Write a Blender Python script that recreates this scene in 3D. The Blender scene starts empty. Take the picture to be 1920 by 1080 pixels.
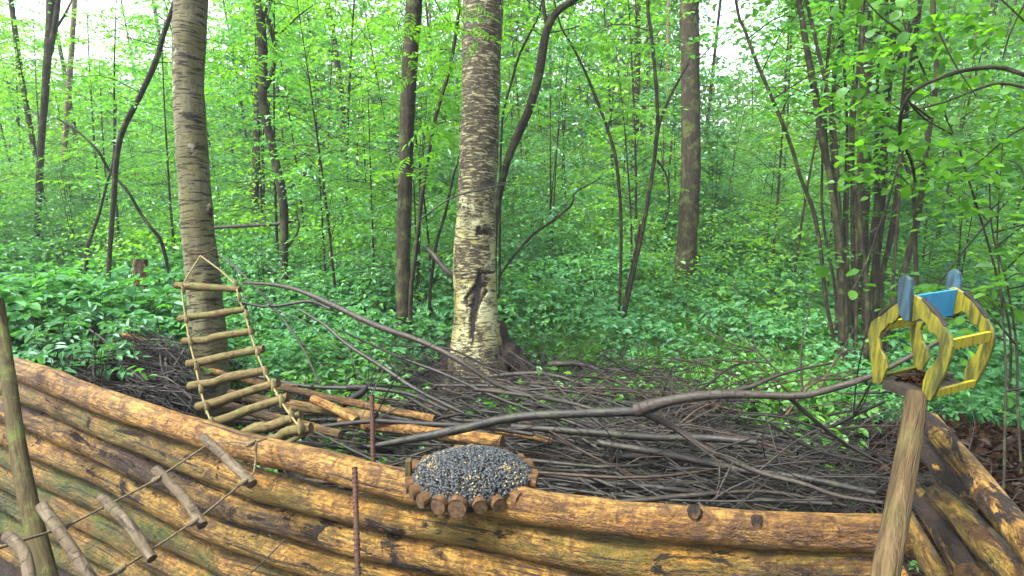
import bpy, math, random
import numpy as np
from mathutils import Vector, Matrix, noise as mn

random.seed(7)
rng = np.random.default_rng(7)
R = math.radians
S = bpy.context.scene
COL = S.collection

# ------------------------------------------------------------------ camera
H = 1.65; F = 1066.0; PITCH = R(11.5)
cp, sp = math.cos(PITCH), math.sin(PITCH)
cd = bpy.data.cameras.new('camera'); cam = bpy.data.objects.new('camera', cd)
COL.objects.link(cam); S.camera = cam
cd.sensor_width = 36; cd.lens = 36 * F / 1920; cd.clip_start = 0.05; cd.clip_end = 600
cam.location = (0, 0, H); cam.rotation_euler = (R(90) - PITCH, 0, 0)

# ------------------------------------------------------------------ sky, sun, exposure
SUN_EL, SUN_AZ = 56, -112
w = bpy.data.worlds.new('World'); S.world = w; w.use_nodes = True
nt = w.node_tree; bg = nt.nodes['Background']
sky = nt.nodes.new('ShaderNodeTexSky'); sky.sky_type = 'NISHITA'; sky.sun_disc = False
sky.sun_elevation = R(SUN_EL); sky.sun_rotation = R(SUN_AZ); sky.dust_density = 4.0; sky.ozone_density = .6
hs = nt.nodes.new('ShaderNodeHueSaturation'); hs.inputs['Saturation'].default_value = .45   # bright overcast: whitish all over
nt.links.new(sky.outputs[0], hs.inputs['Color']); nt.links.new(hs.outputs[0], bg.inputs[0]); bg.inputs[1].default_value = 0.095
sl = bpy.data.lights.new('sun', 'SUN'); sun = bpy.data.objects.new('sun', sl); COL.objects.link(sun)
sl.energy = 1.5; sl.angle = R(10); sl.color = (1, .97, .9)
_e, _a = R(SUN_EL), R(SUN_AZ)
sd = Vector((math.sin(_a) * math.cos(_e), math.cos(_a) * math.cos(_e), math.sin(_e)))
sun.rotation_euler = sd.to_track_quat('Z', 'Y').to_euler(); sun.location = (0, 0, 20)
S.view_settings.view_transform = 'Standard'; S.view_settings.look = 'None'
S.view_settings.exposure = 3.1; S.view_settings.gamma = 1
S.cycles.max_bounces = 8; S.cycles.diffuse_bounces = 5; S.cycles.glossy_bounces = 2
S.cycles.transmission_bounces = 6; S.cycles.transparent_max_bounces = 4; S.cycles.volume_bounces = 0
S.cycles.caustics_reflective = False; S.cycles.caustics_refractive = False
S.cycles.sample_clamp_indirect = 8

# ------------------------------------------------------------------ pixel -> place helpers (1920x1080 grid)
def ray(px, py):
    a = (px - 960) / F; b = -(py - 540) / F
    return np.array([a, cp + b * sp, -sp + b * cp])
def P(px, py, z): return ray(px, py) * z + np.array([0, 0, H])
def oc(px, py): return 1 / math.sqrt(1 + ((px - 960) / F) ** 2 + .5 * ((py - 540) / F) ** 2)   # off-axis widening of round things
def Pg(px, py, h=0.0):
    r = ray(px, py); return r * ((h - H) / r[2]) + np.array([0, 0, H])
WA = np.array([0.89, 1.186]); WB = np.array([-2.18, 2.38]); WD = (WB - WA) / np.linalg.norm(WB - WA)
WN = np.array([-WD[1], WD[0]]); WN = WN if WN @ WA > 0 else -WN
def Pw(px, py, off=0.0):
    r = ray(px, py); t = (WN @ WA + off) / (WN @ r[:2]); return r * t + np.array([0, 0, H])
def G(x, y):
    x = np.asarray(x, float); y = np.asarray(y, float)
    z = .05 * np.sin(x * .7 + 1) * np.sin(y * .5) + .03 * np.sin(x * 2.1 + y * 1.3)
    z = z * np.clip((y - 3) / 3, 0, 1)
    z = z + .58 * np.exp(-((x + 3.0) / .95) ** 2 - ((y - 3.45) / .6) ** 2)
    z = z + .36 * np.exp(-((x - 2.25) / .9) ** 2 - ((y - 2.55) / .55) ** 2)
    z = z - .5 * np.clip(((WN @ WA - WN[0] * x) / WN[1] - y) / .12, 0, 1) * (y > -4)
    z = z + .25 * np.clip((y - 14) / 12, 0, 1.5) ** 1
    return z

# ------------------------------------------------------------------ mesh builder
class MB:
    def __init__(s): s.v = []; s.q = []; s.t = []; s.tc = []; s.a = []; s.n = 0; s.qm = []; s.tm = []; s.ng = []
    def add(s, v, q=None, t=None, tc=None, a=None, m=0):
        v = np.asarray(v, float).reshape(-1, 3); k = len(v)
        s.v.append(v); s.tc.append(v if tc is None else np.asarray(tc, float).reshape(-1, 3))
        s.a.append(np.zeros(k) if a is None else np.broadcast_to(np.asarray(a, float), (k,)))
        if q is not None and len(q):
            q = np.asarray(q, int) + s.n; s.q.append(q); s.qm.append(np.full(len(q), m))
        if t is not None and len(t):
            t = np.asarray(t, int) + s.n; s.t.append(t); s.tm.append(np.full(len(t), m))
        s.n += k
    def mesh(s, name, mats, smooth=True):
        me = bpy.data.meshes.new(name)
        v = np.concatenate(s.v); q = np.concatenate(s.q) if s.q else np.zeros((0, 4), int)
        t = np.concatenate(s.t) if s.t else np.zeros((0, 3), int)
        me.vertices.add(len(v)); me.vertices.foreach_set('co', v.ravel())
        nl = q.size + t.size; me.loops.add(nl)
        me.loops.foreach_set('vertex_index', np.concatenate([q.ravel(), t.ravel()]).astype(np.int32))
        nf = len(q) + len(t); me.polygons.add(nf)
        st = np.concatenate([np.arange(len(q)) * 4, q.size + np.arange(len(t)) * 3]).astype(np.int32)
        me.polygons.foreach_set('loop_start', st)
        mi = np.concatenate(s.qm + s.tm).astype(np.int32) if nf else np.zeros(0, np.int32)
        me.polygons.foreach_set('material_index', mi)
        me.update(calc_edges=True)
        me.polygons.foreach_set('use_smooth', np.full(nf, smooth))
        at = me.attributes.new('tc', 'FLOAT_VECTOR', 'POINT'); at.data.foreach_set('vector', np.concatenate(s.tc).ravel())
        at = me.attributes.new('av', 'FLOAT', 'POINT'); at.data.foreach_set('value', np.concatenate(s.a))
        for m in (mats if isinstance(mats, (list, tuple)) else [mats]): me.materials.append(m)
        return me
    def build(s, name, mats, parent=None, smooth=True):
        return link(name, s.mesh(name, mats, smooth), parent)

def link(name, me, parent=None, loc=None):
    o = bpy.data.objects.new(name, me); COL.objects.link(o)
    if parent is not None:
        o.parent = parent
        if parent.type == 'EMPTY': o.location = -Vector(parent.location)
    return o
def tag(o, label=None, cat=None, group=None, kind=None, col=None):
    if label: o['label'] = label
    if cat: o['category'] = cat
    if group: o['group'] = group
    if kind: o['kind'] = kind
    if col is not None: o.color = tuple(col) + (1,)
    return o
def empty(name, loc, label, cat, group=None):
    o = bpy.data.objects.new(name, None); COL.objects.link(o); o.location = Vector([float(c) for c in loc])
    o.empty_display_size = .1
    return tag(o, label, cat, group)
def copy_thing(o, loc, rz, sc, label=None):
    r = o.copy(); COL.objects.link(r); r.location = Vector([float(c) for c in loc]); r.rotation_euler = (0, 0, rz); r.scale = sc
    if label: r['label'] = label
    for ch in o.children:
        c = ch.copy(); COL.objects.link(c); c.parent = r
    return r

def resample(pts, n, rad=None):
    """Catmull-Rom through the control points, n samples evenly by length"""
    p = np.asarray(pts, float); k = len(p)
    rad = np.asarray(rad if rad is not None else np.ones(k), float)
    if k == 2:
        u = np.linspace(0, 1, n)[:, None]; return p[0] * (1 - u) + p[1] * u, np.interp(u[:, 0], [0, 1], rad)
    q = np.vstack([2 * p[0] - p[1], p, 2 * p[-1] - p[-2]]); out = []; ro = []
    for i in range(k - 1):
        u = np.linspace(0, 1, 12, endpoint=(i == k - 2))[:, None]
        a, b, c, d = q[i:i + 4]
        out.append(.5 * ((2 * b) + (c - a) * u + (2 * a - 5 * b + 4 * c - d) * u ** 2 + (3 * b - a - 3 * c + d) * u ** 3))
        ro.append(rad[i] * (1 - u[:, 0]) + rad[i + 1] * u[:, 0])
    o = np.vstack(out); ro = np.concatenate(ro)
    L = np.concatenate([[0], np.cumsum(np.linalg.norm(np.diff(o, axis=0), axis=1))])
    s = np.linspace(0, L[-1], n)
    return np.stack([np.interp(s, L, o[:, j]) for j in range(3)], 1), np.interp(s, L, ro)

def tube(mb, pts, rad, seg=10, n=None, amp=0.0, freq=6.0, caps=True, m=0, capm=None, off=None, disp=None, step=.05, capn=0):
    pts = np.asarray(pts, float)
    if np.isscalar(rad): rad = [rad] * len(pts)
    elif len(rad) == 2 and len(pts) > 2: rad = np.linspace(rad[0], rad[1], len(pts))
    tot = np.linalg.norm(np.diff(pts, axis=0), axis=1).sum()
    if n is None: n = max(2, int(tot / step) + 1)
    c, r = resample(pts, n, rad)
    T = np.gradient(c, axis=0) if n > 2 else np.repeat((c[1] - c[0])[None], 2, 0)
    T /= np.linalg.norm(T, axis=1)[:, None] + 1e-12
    ref = np.array([0, 0, 1.]) if abs(T[0][2]) < .8 else np.array([0, 1., 0])
    N = np.zeros_like(T); nn = np.cross(ref, T[0]); nn /= np.linalg.norm(nn)
    for i in range(n):
        nn = nn - (nn @ T[i]) * T[i]; nn /= np.linalg.norm(nn); N[i] = nn
    B = np.cross(T, N)
    th = np.linspace(0, 2 * math.pi, seg, endpoint=False)
    s = np.concatenate([[0], np.cumsum(np.linalg.norm(np.diff(c, axis=0), axis=1))])
    off = rng.uniform(0, 50) if off is None else off
    cs, sn = np.cos(th), np.sin(th)
    rr = np.repeat(r[:, None], seg, 1)
    if amp:
        for i in range(n):
            for j in range(seg):
                q = Vector((cs[j] * r[i] * freq, sn[j] * r[i] * freq, s[i] * freq * .45 + off))
                rr[i, j] *= 1 + amp * mn.fractal(q, 1.0, 2.0, 2)
    if disp is not None: rr = disp(rr, th, s, c, N, B)
    V = c[:, None, :] + rr[:, :, None] * (cs[None, :, None] * N[:, None, :] + sn[None, :, None] * B[:, None, :])
    tc = np.stack([r[:, None] * cs[None], r[:, None] * sn[None], np.repeat(s[:, None] + off, seg, 1)], 2)
    i = np.arange(n - 1)[:, None] * seg; j = np.arange(seg)[None]; j2 = (j + 1) % seg
    q = np.stack([i + j, i + j2, i + seg + j2, i + seg + j], 2).reshape(-1, 4)
    mb.add(V.reshape(-1, 3), q=q, tc=tc.reshape(-1, 3), m=m)
    if caps:
        cm = m if capm is None else capm
        for e, fl in ((0, 1), (n - 1, 0)):
            ring = V[e]; ctr = c[e] + T[e] * (0.004 if not fl else -.004) * 0
            vv = np.vstack([ring, ctr[None]]); tt = np.vstack([tc[e], [[0, 0, s[e] + off]]])
            a = np.arange(seg); b = (a + 1) % seg
            t = np.stack([b, a, np.full(seg, seg)], 1) if fl else np.stack([a, b, np.full(seg, seg)], 1)
            mb.add(vv, t=t, tc=tt, m=cm)
    return V, c

def box(mb, p, ax, ay, az, m=0, tc=None):
    """box with one corner p and three edge vectors"""
    p, ax, ay, az = [np.asarray(k, float) for k in (p, ax, ay, az)]
    v = np.array([p, p + ax, p + ax + ay, p + ay, p + az, p + ax + az, p + ax + ay + az, p + ay + az])
    q = [[0, 3, 2, 1], [4, 5, 6, 7], [0, 1, 5, 4], [1, 2, 6, 5], [2, 3, 7, 6], [3, 0, 4, 7]]
    for f in q: mb.add(v[f], q=[[0, 1, 2, 3]], m=m)
def plate(name, outline, nrm, th, mat, parent, bev=.0015):
    """polygon (world points, in a plane) given a thickness along nrm, bevelled"""
    import bmesh
    bm = bmesh.new(); nrm = Vector(nrm).normalized()
    vs = [bm.verts.new(Vector(p) - nrm * th / 2) for p in outline]
    f = bm.faces.new(vs)
    e = bmesh.ops.extrude_face_region(bm, geom=[f])
    bmesh.ops.translate(bm, verts=[g for g in e['geom'] if isinstance(g, bmesh.types.BMVert)], vec=nrm * th)
    bmesh.ops.recalc_face_normals(bm, faces=bm.faces)
    big = [f for f in bm.faces if len(f.verts) > 4]
    if bev: bmesh.ops.bevel(bm, geom=list({e for f in big for e in f.edges}), offset=bev, segments=1, affect='EDGES', clamp_overlap=True)
    bmesh.ops.triangulate(bm, faces=[f for f in bm.faces if len(f.verts) > 4])
    me = bpy.data.meshes.new(name); bm.to_mesh(me); bm.free(); me.materials.append(mat)
    at = me.attributes.new('tc', 'FLOAT_VECTOR', 'POINT')
    co = np.zeros(len(me.vertices) * 3); me.vertices.foreach_get('co', co); at.data.foreach_set('vector', co)
    return link(name, me, parent)

# ------------------------------------------------------------------ materials
class NT:
    def __init__(s, name):
        s.m = bpy.data.materials.new(name); s.m.use_nodes = True; s.t = s.m.node_tree; s.t.nodes.clear()
        s.out = s.t.nodes.new('ShaderNodeOutputMaterial')
    def n(s, typ, **kw):
        nd = s.t.nodes.new('ShaderNode' + typ)
        for k, v in kw.items():
            if hasattr(nd, k) and not k.startswith('i_'): setattr(nd, k, v)
        return nd
    def L(s, a, b): s.t.links.new(a, b)
    def attr(s, name): a = s.n('Attribute'); a.attribute_name = name; return a
    def vec(s, scale=(1, 1, 1), src='tc'):
        a = s.attr(src) if src != 'obj' else None
        o = a.outputs['Vector'] if a else s.n('TexCoord').outputs['Object']
        mp = s.n('Mapping'); mp.inputs['Scale'].default_value = scale; s.L(o, mp.inputs[0]); return mp.outputs[0]
    def noise(s, v, scale, det=3, rough=.55, dist=0):
        k = s.n('TexNoise'); k.inputs['Scale'].default_value = scale; k.inputs['Detail'].default_value = det
        k.inputs['Roughness'].default_value = rough; k.inputs['Distortion'].default_value = dist
        s.L(v, k.inputs['Vector']); return k.outputs['Fac']
    def ramp(s, f, a, b, ca=(0, 0, 0, 1), cb=(1, 1, 1, 1)):
        r = s.n('ValToRGB'); e = r.color_ramp.elements; e[0].position = a; e[1].position = b
        e[0].color = ca if len(ca) == 4 else tuple(ca) + (1,); e[1].color = cb if len(cb) == 4 else tuple(cb) + (1,)
        s.L(f, r.inputs[0]); return r.outputs[0]
    def mix(s, f, a, b, mode='MIX'):
        k = s.n('Mix', data_type='RGBA', blend_type=mode)
        for inp, v in ((k.inputs[0], f), (k.inputs[6], a), (k.inputs[7], b)):
            if isinstance(v, (int, float)): inp.default_value = v
            elif isinstance(v, (tuple, list)): inp.default_value = tuple(v) + (1,) if len(v) == 3 else v
            else: s.L(v, inp)
        return k.outputs[2]
    def math(s, op, a, b=0.0, c=None):
        k = s.n('Math', operation=op)
        for inp, v in zip(k.inputs, (a, b, c)):
            if v is None: continue
            if isinstance(v, (int, float)): inp.default_value = v
            else: s.L(v, inp)
        return k.outputs[0]
    def bsdf(s, col, rough=.8, bump=None, bs=.5, bd=.01, spec=.3):
        b = s.n('BsdfPrincipled')
        if isinstance(col, (tuple, list)): b.inputs['Base Color'].default_value = tuple(col) + (1,)
        else: s.L(col, b.inputs['Base Color'])
        if isinstance(rough, (int, float)): b.inputs['Roughness'].default_value = rough
        else: s.L(rough, b.inputs['Roughness'])
        b.inputs['Specular IOR Level'].default_value = spec
        if bump is not None:
            k = s.n('Bump'); k.inputs['Strength'].default_value = bs; k.inputs['Distance'].default_value = bd
            s.L(bump, k.inputs['Height']); s.L(k.outputs[0], b.inputs['Normal'])
        s.L(b.outputs[0], s.out.inputs[0]); return b

def leaf_mat(name, ca, cb, cc, trans=.45, gloss=.06):
    """ca..cb by leaf, cc mixed in by plant; thin leaf: diffuse + translucent + waxy sheen"""
    s = NT(name); a = s.attr('av').outputs['Fac']
    c = s.mix(a, ca, cb); c = s.mix(s.ramp(a, .93, .96), c, tuple(k_ * 1.5 for k_ in cb))
    oi = s.n('ObjectInfo'); c = s.mix(s.math('MULTIPLY', oi.outputs['Random'], .7), c, cc)
    geo = s.n('NewGeometry')
    c2 = s.mix(1.0, c, (1.5, 1.75, .55), 'MULTIPLY')
    d = s.n('BsdfDiffuse'); s.L(c, d.inputs[0]); t = s.n('BsdfTranslucent'); s.L(c2, t.inputs[0])
    m1 = s.n('MixShader'); m1.inputs[0].default_value = trans; s.L(d.outputs[0], m1.inputs[1]); s.L(t.outputs[0], m1.inputs[2])
    g = s.n('BsdfGlossy'); g.inputs['Roughness'].default_value = .42; g.inputs[0].default_value = (.75, .9, 1, 1)
    m2 = s.n('MixShader'); m2.inputs[0].default_value = gloss; s.L(m1.outputs[0], m2.inputs[1]); s.L(g.outputs[0], m2.inputs[2])
    s.L(m2.outputs[0], s.out.inputs[0]); return s.m

def log_mat():
    """peeled pine: object colour r = algae, g = leftover bark, b = greyness"""
    s = NT('peeled_pine'); oi = s.n('ObjectInfo'); sc = s.n('SeparateColor'); s.L(oi.outputs['Color'], sc.inputs[0])
    al, bk, gr = sc.outputs
    v1 = s.vec((1, 1, .12)); v0 = s.vec((1, 1, .45)); v2 = s.vec((1, 1, 1))
    fib = s.noise(v1, 130, 4, .65, .3); big = s.noise(v0, 9, 4, .6, .6); mid = s.noise(v2, 24, 4, .65, 1.2)
    c = s.mix(s.ramp(big, .3, .7), (.40, .19, .022), (.50, .33, .085))
    c = s.mix(s.ramp(mid, .44, .66), c, (.095, .030, .005))
    c = s.mix(s.math('MULTIPLY', s.ramp(fib, .44, .60), .75), c, (.042, .015, .004))
    curl = s.noise(s.vec((1, 1, .7)), 55, 4, .7, 2.2); c = s.mix(s.math('MULTIPLY', s.ramp(curl, .50, .62), .6), c, (.060, .025, .006))
    c = s.mix(s.math('MULTIPLY', gr, s.ramp(s.noise(v0, 5, 3, .6), .35, .6)), c, (.095, .075, .042))
    # green algae
    alg = s.noise(s.vec((1, 1, .5)), 7, 5, .65, .4)
    c = s.mix(s.math('MULTIPLY', al, s.ramp(alg, .34, .58)), c, s.mix(s.ramp(mid, .4, .6), (.020, .038, .002), (.062, .080, .006)))
    # wet stains
    st_ = s.noise(s.vec((1, 1, .3)), 5.5, 5, .65, .8); c = s.mix(s.math('MULTIPLY', s.ramp(st_, .53, .62), s.math('ADD', .1, s.math('MULTIPLY', bk, 1.3))), c, (.014, .0065, .0035))
    st2 = s.noise(s.vec((1, 1, .5)), 9, 6, .7, 1.4); c = s.mix(s.math('MULTIPLY', s.ramp(st2, .52, .58), s.math('ADD', .15, bk)), c, (.030, .012, .004))
    cr = s.noise(s.vec((1, 1, .035)), 60, 3, .6, .2); c = s.mix(s.math('MULTIPLY', s.ramp(cr, .60, .64), .85), c, (.008, .004, .002))
    # dark inner bark left on in ragged plates
    bn = s.noise(s.vec((1, 1, .42)), 13, 6, .7, .9)
    th = s.math('SUBTRACT', .78, s.math('MULTIPLY', bk, .37))
    bm = s.math('MULTIPLY', s.math('SUBTRACT', bn, th), 30); k = s.n('Clamp'); s.L(bm, k.inputs[0]); bm = k.outputs[0]
    bc = s.mix(s.ramp(s.noise(v2, 60, 4, .7), .4, .65), (.0045, .003, .0025), (.022, .012, .007))
    c = s.mix(bm, c, bc)
    kn = s.n('TexVoronoi'); kn.inputs['Scale'].default_value = 7; s.L(s.vec((1, 1, .8)), kn.inputs['Vector'])
    kd = s.ramp(kn.outputs['Distance'], .05, .13, (1, 1, 1), (0, 0, 0)); c = s.mix(s.math('MULTIPLY', kd, .8), c, (.03, .012, .006))
    c = s.mix(1.0, c, (.72, .66, .56), 'MULTIPLY')
    h = s.math('ADD', s.math('MULTIPLY', bm, .6), s.math('ADD', s.math('MULTIPLY', fib, .45), s.math('ADD', s.math('MULTIPLY', mid, .9), s.math('MULTIPLY', curl, .6))))
    s.bsdf(c, s.mix(bm, (.48,) * 3, (.95,) * 3), h, 1.0, .016, .3); return s.m

def bark_mat(name, ca, cb, cc, sx=60, sz=.25, bump=.012, moss=0.0, lent=0.0, rough=.85, spec=.2):
    s = NT(name); v = s.vec((1, 1, sz)); v2 = s.vec((1, 1, 1))
    a = s.noise(v, sx, 5, .7, .6); b = s.noise(v2, 5, 3, .6)
    c = s.mix(s.ramp(a, .36, .62), ca, cb); c = s.mix(s.ramp(b, .4, .66), c, cc)
    h = a
    if lent:
        l = s.noise(s.vec((1, 1, 9)), 14, 3, .6); lm = s.ramp(l, .60, .66); c = s.mix(s.math('MULTIPLY', lm, lent), c, (.025, .017, .012))
        h = s.math('SUBTRACT', a, s.math('MULTIPLY', lm, .8))
    if moss: c = s.mix(s.math('MULTIPLY', s.ramp(s.noise(v2, 8, 4, .7), .5, .62), moss), c, (.075, .10, .02))
    s.bsdf(c, rough, h, .9, bump, spec); return s.m

def simple(name, ca, cb, scale=30, det=4, rough=.8, bump=.004, stretch=(1, 1, 1), src='tc', lo=.35, hi=.65, spec=.3):
    s = NT(name); a = s.noise(s.vec(stretch, src), scale, det, .65, .3)
    s.bsdf(s.mix(s.ramp(a, lo, hi), ca, cb), rough, a, .8, bump, spec); return s.m

M = {}
M['log'] = log_mat()
def endgrain():
    s = NT('end_grain'); v = s.vec((1, 1, 0)); wv = s.n('TexWave', wave_type='RINGS', rings_direction='Z')
    wv.inputs['Scale'].default_value = 90; wv.inputs['Distortion'].default_value = 2.5; wv.inputs['Detail'].default_value = 2
    s.L(v, wv.inputs['Vector']); nz = s.noise(s.vec(), 60, 4, .7)
    c = s.mix(wv.outputs['Fac'], (.05, .028, .011), (.10, .058, .022)); c = s.mix(s.ramp(nz, .42, .62), c, (.02, .012, .008))
    s.bsdf(c, .8, wv.outputs['Fac'], .4, .002); return s.m
M['end'] = endgrain()
M['stick'] = bark_mat('stick_bark', (0.00162, 0.001368, 0.001152), (0.0144, 0.01296, 0.0108), (0.00504, 0.00414, 0.00306), 90, .3, .004, .15, .3, rough=.55, spec=.35)
M['stick_dark'] = bark_mat('dead_twig', (0.00147, 0.001176, 0.001029), (0.00882, 0.006762, 0.005292), (0.004704, 0.003528, 0.00294), 90, .3, .003, rough=.6, spec=.3)
M['stick_pale'] = bark_mat('weathered_branch', (0.00585, 0.00468, 0.003432), (0.0351, 0.02948, 0.02145), (0.0156, 0.01217, 0.008151), 70, .35, .004, 0, .8, rough=.6, spec=.3)
M['stick_brown'] = bark_mat('brown_twig', (.006, .0035, .0022), (.050, .031, .020), (.020, .012, .007), 80, .35, .005, .1, .4, rough=.6, spec=.25)
M['rung'] = bark_mat('rung_bark', (.026, .017, .006), (.115, .088, .034), (.065, .048, .018), 80, .3, .004, .35, .45)
M['slice_bark'] = bark_mat('slice_bark', (0.021, 0.0098, 0.0035), (0.098, 0.0525, 0.0196), (0.0525, 0.0266, 0.0098), 60, .3, .005)
M['rung_grey'] = bark_mat('rung_grey_bark', (.022, .015, .009), (.110, .088, .060), (.060, .044, .027), 60, .3, .006, .1, .6)
M['trunk'] = bark_mat('dark_bark', (0.003037, 0.00216, 0.0018), (0.01856, 0.0144, 0.01008), (0.00945, 0.00792, 0.00504), 32, .22, .03, .3)
M['trunk_brown'] = bark_mat('brown_bark', (0.00442, 0.00324, 0.0021), (0.0323, 0.02592, 0.01575), (0.017, 0.01368, 0.0077), 32, .22, .03, .5)
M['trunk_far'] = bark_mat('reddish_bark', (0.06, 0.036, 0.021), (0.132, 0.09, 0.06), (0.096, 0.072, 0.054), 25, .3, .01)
M['sapling'] = bark_mat('sapling_bark', (0.0036, 0.00288, 0.00186), (0.0165, 0.01344, 0.00868), (0.0105, 0.0096, 0.00496), 60, .4, .004, .3, .3)
M['post'] = bark_mat('bare_post_wood', (.012, .007, .0028), (.088, .060, .026), (.038, .026, .011), 30, .12, .03, .15, .0)
M['post_old'] = bark_mat('old_post_wood', (0.0128, 0.0088, 0.0032), (0.056, 0.04, 0.0144), (0.0272, 0.024, 0.0064), 42, .12, .012, .5)
M['rope'] = simple('hemp_rope', (.05, .04, .014), (.20, .165, .07), 260, 2, .9, .002)
M['rope_dark'] = simple('old_rope', (.03, .024, .012), (.11, .085, .045), 260, 2, .9, .002)
M['rust'] = simple('rust', (.013, .006, .004), (.060, .026, .015), 120, 4, .9, .002)
M['soil'] = simple('forest_soil', (0.0035, 0.00245, 0.00175), (0.0126, 0.0084, 0.0049), 9, 6, .95, .03, src='obj')
M['litter'] = leaf_mat('dead_leaf', (0.0108, 0.0054, 0.003), (0.045, 0.024, 0.012), (0.006, 0.0036, 0.0024), .15, .004)
M['seed'] = simple('seed_hull', (0.009, 0.0117, 0.0144), (0.054, 0.0648, 0.0702), 300, 2, .45, .0006, spec=.5)
M['husk'] = simple('grain', (.17, .12, .035), (.30, .24, .11), 200, 2, .7, .0006)
M['fibre'] = simple('dark_root', (0.00294, 0.001764, 0.001176), (0.01764, 0.009408, 0.005292), 40, 5, .9, .01)

def alder_mat():
    s = NT('alder_bark'); v2 = s.vec((1, 1, 1))
    a = s.noise(s.vec((1, 1, .3)), 26, 5, .65, .4); b = s.noise(v2, 4.5, 4, .6, .5)
    c = s.mix(s.ramp(a, .3, .7), (.050, .044, .021), (.150, .137, .085)); c = s.mix(s.ramp(b, .4, .62), c, (.085, .075, .030))
    l = s.noise(s.vec((1, 1, 7.5)), 9, 4, .62, .25); lm = s.ramp(l, .55, .585)
    l2 = s.noise(s.vec((1, 1, 13)), 16, 3, .6, .2); lm = s.math('MAXIMUM', lm, s.math('MULTIPLY', s.ramp(l2, .60, .65), .7))
    c = s.mix(s.math('MULTIPLY', lm, .95), c, (.009, .006, .0035))
    p = s.noise(v2, 11, 2, .5); c = s.mix(s.math('MULTIPLY', s.ramp(p, .68, .72), .7), c, (.22, .24, .18))
    c = s.mix(s.math('MULTIPLY', s.ramp(s.noise(v2, 7, 4, .7), .52, .66), .55), c, (.055, .055, .010))
    av = s.attr('av').outputs['Fac']; c = s.mix(av, c, s.mix(s.ramp(s.noise(v2, 40, 4, .7), .4, .6), (.02, .012, .008), (.17, .10, .04)))
    c = s.mix(1.0, c, (.82, .86, .78), 'MULTIPLY')
    h = s.math('SUBTRACT', s.math('ADD', a, s.math('MULTIPLY', p, .3)), s.math('MULTIPLY', lm, .7))
    s.bsdf(c, .8, h, .9, .008, .25); return s.m
M['alder'] = alder_mat()
def birch_mat():
    """av 0..1 = how much rough dark bark; above 1 = open scar"""
    s = NT('birch_bark'); v2 = s.vec((1, 1, 1)); av = s.attr('av').outputs['Fac']
    pl = s.noise(s.vec((1, 1, 9)), 8, 5, .66, .3); fine = s.noise(s.vec((1, 1, 16)), 22, 4, .65, .2); mott = s.noise(v2, 20, 6, .72, .8)
    w = s.mix(s.ramp(fine, .3, .7), (.27, .27, .15), (.38, .39, .27))
    w = s.mix(s.ramp(s.noise(v2, 4, 3, .6), .4, .65), w, (.20, .185, .06))
    lm = s.ramp(pl, .555, .60); w = s.mix(lm, w, (.020, .014, .005))
    w = s.mix(s.math('MULTIPLY', s.ramp(fine, .60, .66), .6), w, (.08, .055, .02))
    d = s.mix(s.ramp(mott, .4, .62), (.006, .005, .0025), (.060, .048, .018)); d = s.mix(s.ramp(s.noise(s.vec((1, 1, 5)), 13, 6, .72, .4), .535, .575), d, (.26, .25, .145))
    k = s.math('SUBTRACT', av, s.math('ADD', s.math('MULTIPLY', pl, 1.1), s.math('MULTIPLY', s.math('SUBTRACT', s.noise(v2, 7, 4, .7, .6), .59), 1.3)))
    k = s.math('MULTIPLY', s.math('ADD', k, .02), 14); cl = s.n('Clamp'); s.L(k, cl.inputs[0])
    c = s.mix(cl.outputs[0], w, d)
    sc_ = s.ramp(av, .0, 1.0); k2 = s.n('Clamp'); s.L(s.math('MULTIPLY', s.math('SUBTRACT', av, 1.3), 5), k2.inputs[0])
    c = s.mix(k2.outputs[0], c, s.mix(s.ramp(s.noise(s.vec((1, 1, .25)), 50, 4, .7), .5, .7), (.002, .0015, .001), (.022, .009, .004)))
    c = s.mix(1.0, c, (.80, .78, .66), 'MULTIPLY')
    h = s.math('ADD', s.math('MULTIPLY', mott, s.math('ADD', s.math('MULTIPLY', cl.outputs[0], 1.6), .2)), s.math('MULTIPLY', lm, -.5))
    s.bsdf(c, .7, h, .9, .010, .3); return s.m
M['birch'] = birch_mat()
def paint(name, base, dark, wear=.5):
    s = NT(name); v = s.vec((1, 1, .12)); a = s.noise(v, 90, 4, .7, .3); b = s.noise(s.vec((1, 1, .4)), 16, 4, .65)
    c = s.mix(s.ramp(s.noise(s.vec(), 12, 3), .3, .7), base, tuple(k * .8 for k in base))
    c = s.mix(s.math('MULTIPLY', s.ramp(a, .60 - wear * .16, .74 - wear * .14), .9), c, dark); c = s.mix(s.math('MULTIPLY', s.ramp(b, .62 - wear * .25, .75), .8), c, dark)
    s.bsdf(c, .55, a, .8, .002, .4); return s.m
M['yellow'] = paint('yellow_paint', (.155, .145, .002), (.014, .018, .002), 1.1)
M['yellow_clean'] = paint('yellow_paint_fresh', (.24, .21, .002), (.05, .055, .004), .5)
M['blue'] = paint('blue_paint', (.010, .16, .29), (.008, .08, .14), .2)
M['blue_grey'] = paint('grey_blue_paint', (.018, .062, .090), (.005, .010, .012), .9)
M['tray'] = simple('wet_tray_wood', (0.006, 0.0048, 0.0032), (0.026, 0.0208, 0.0136), 40, 4, .6, .004)

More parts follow.
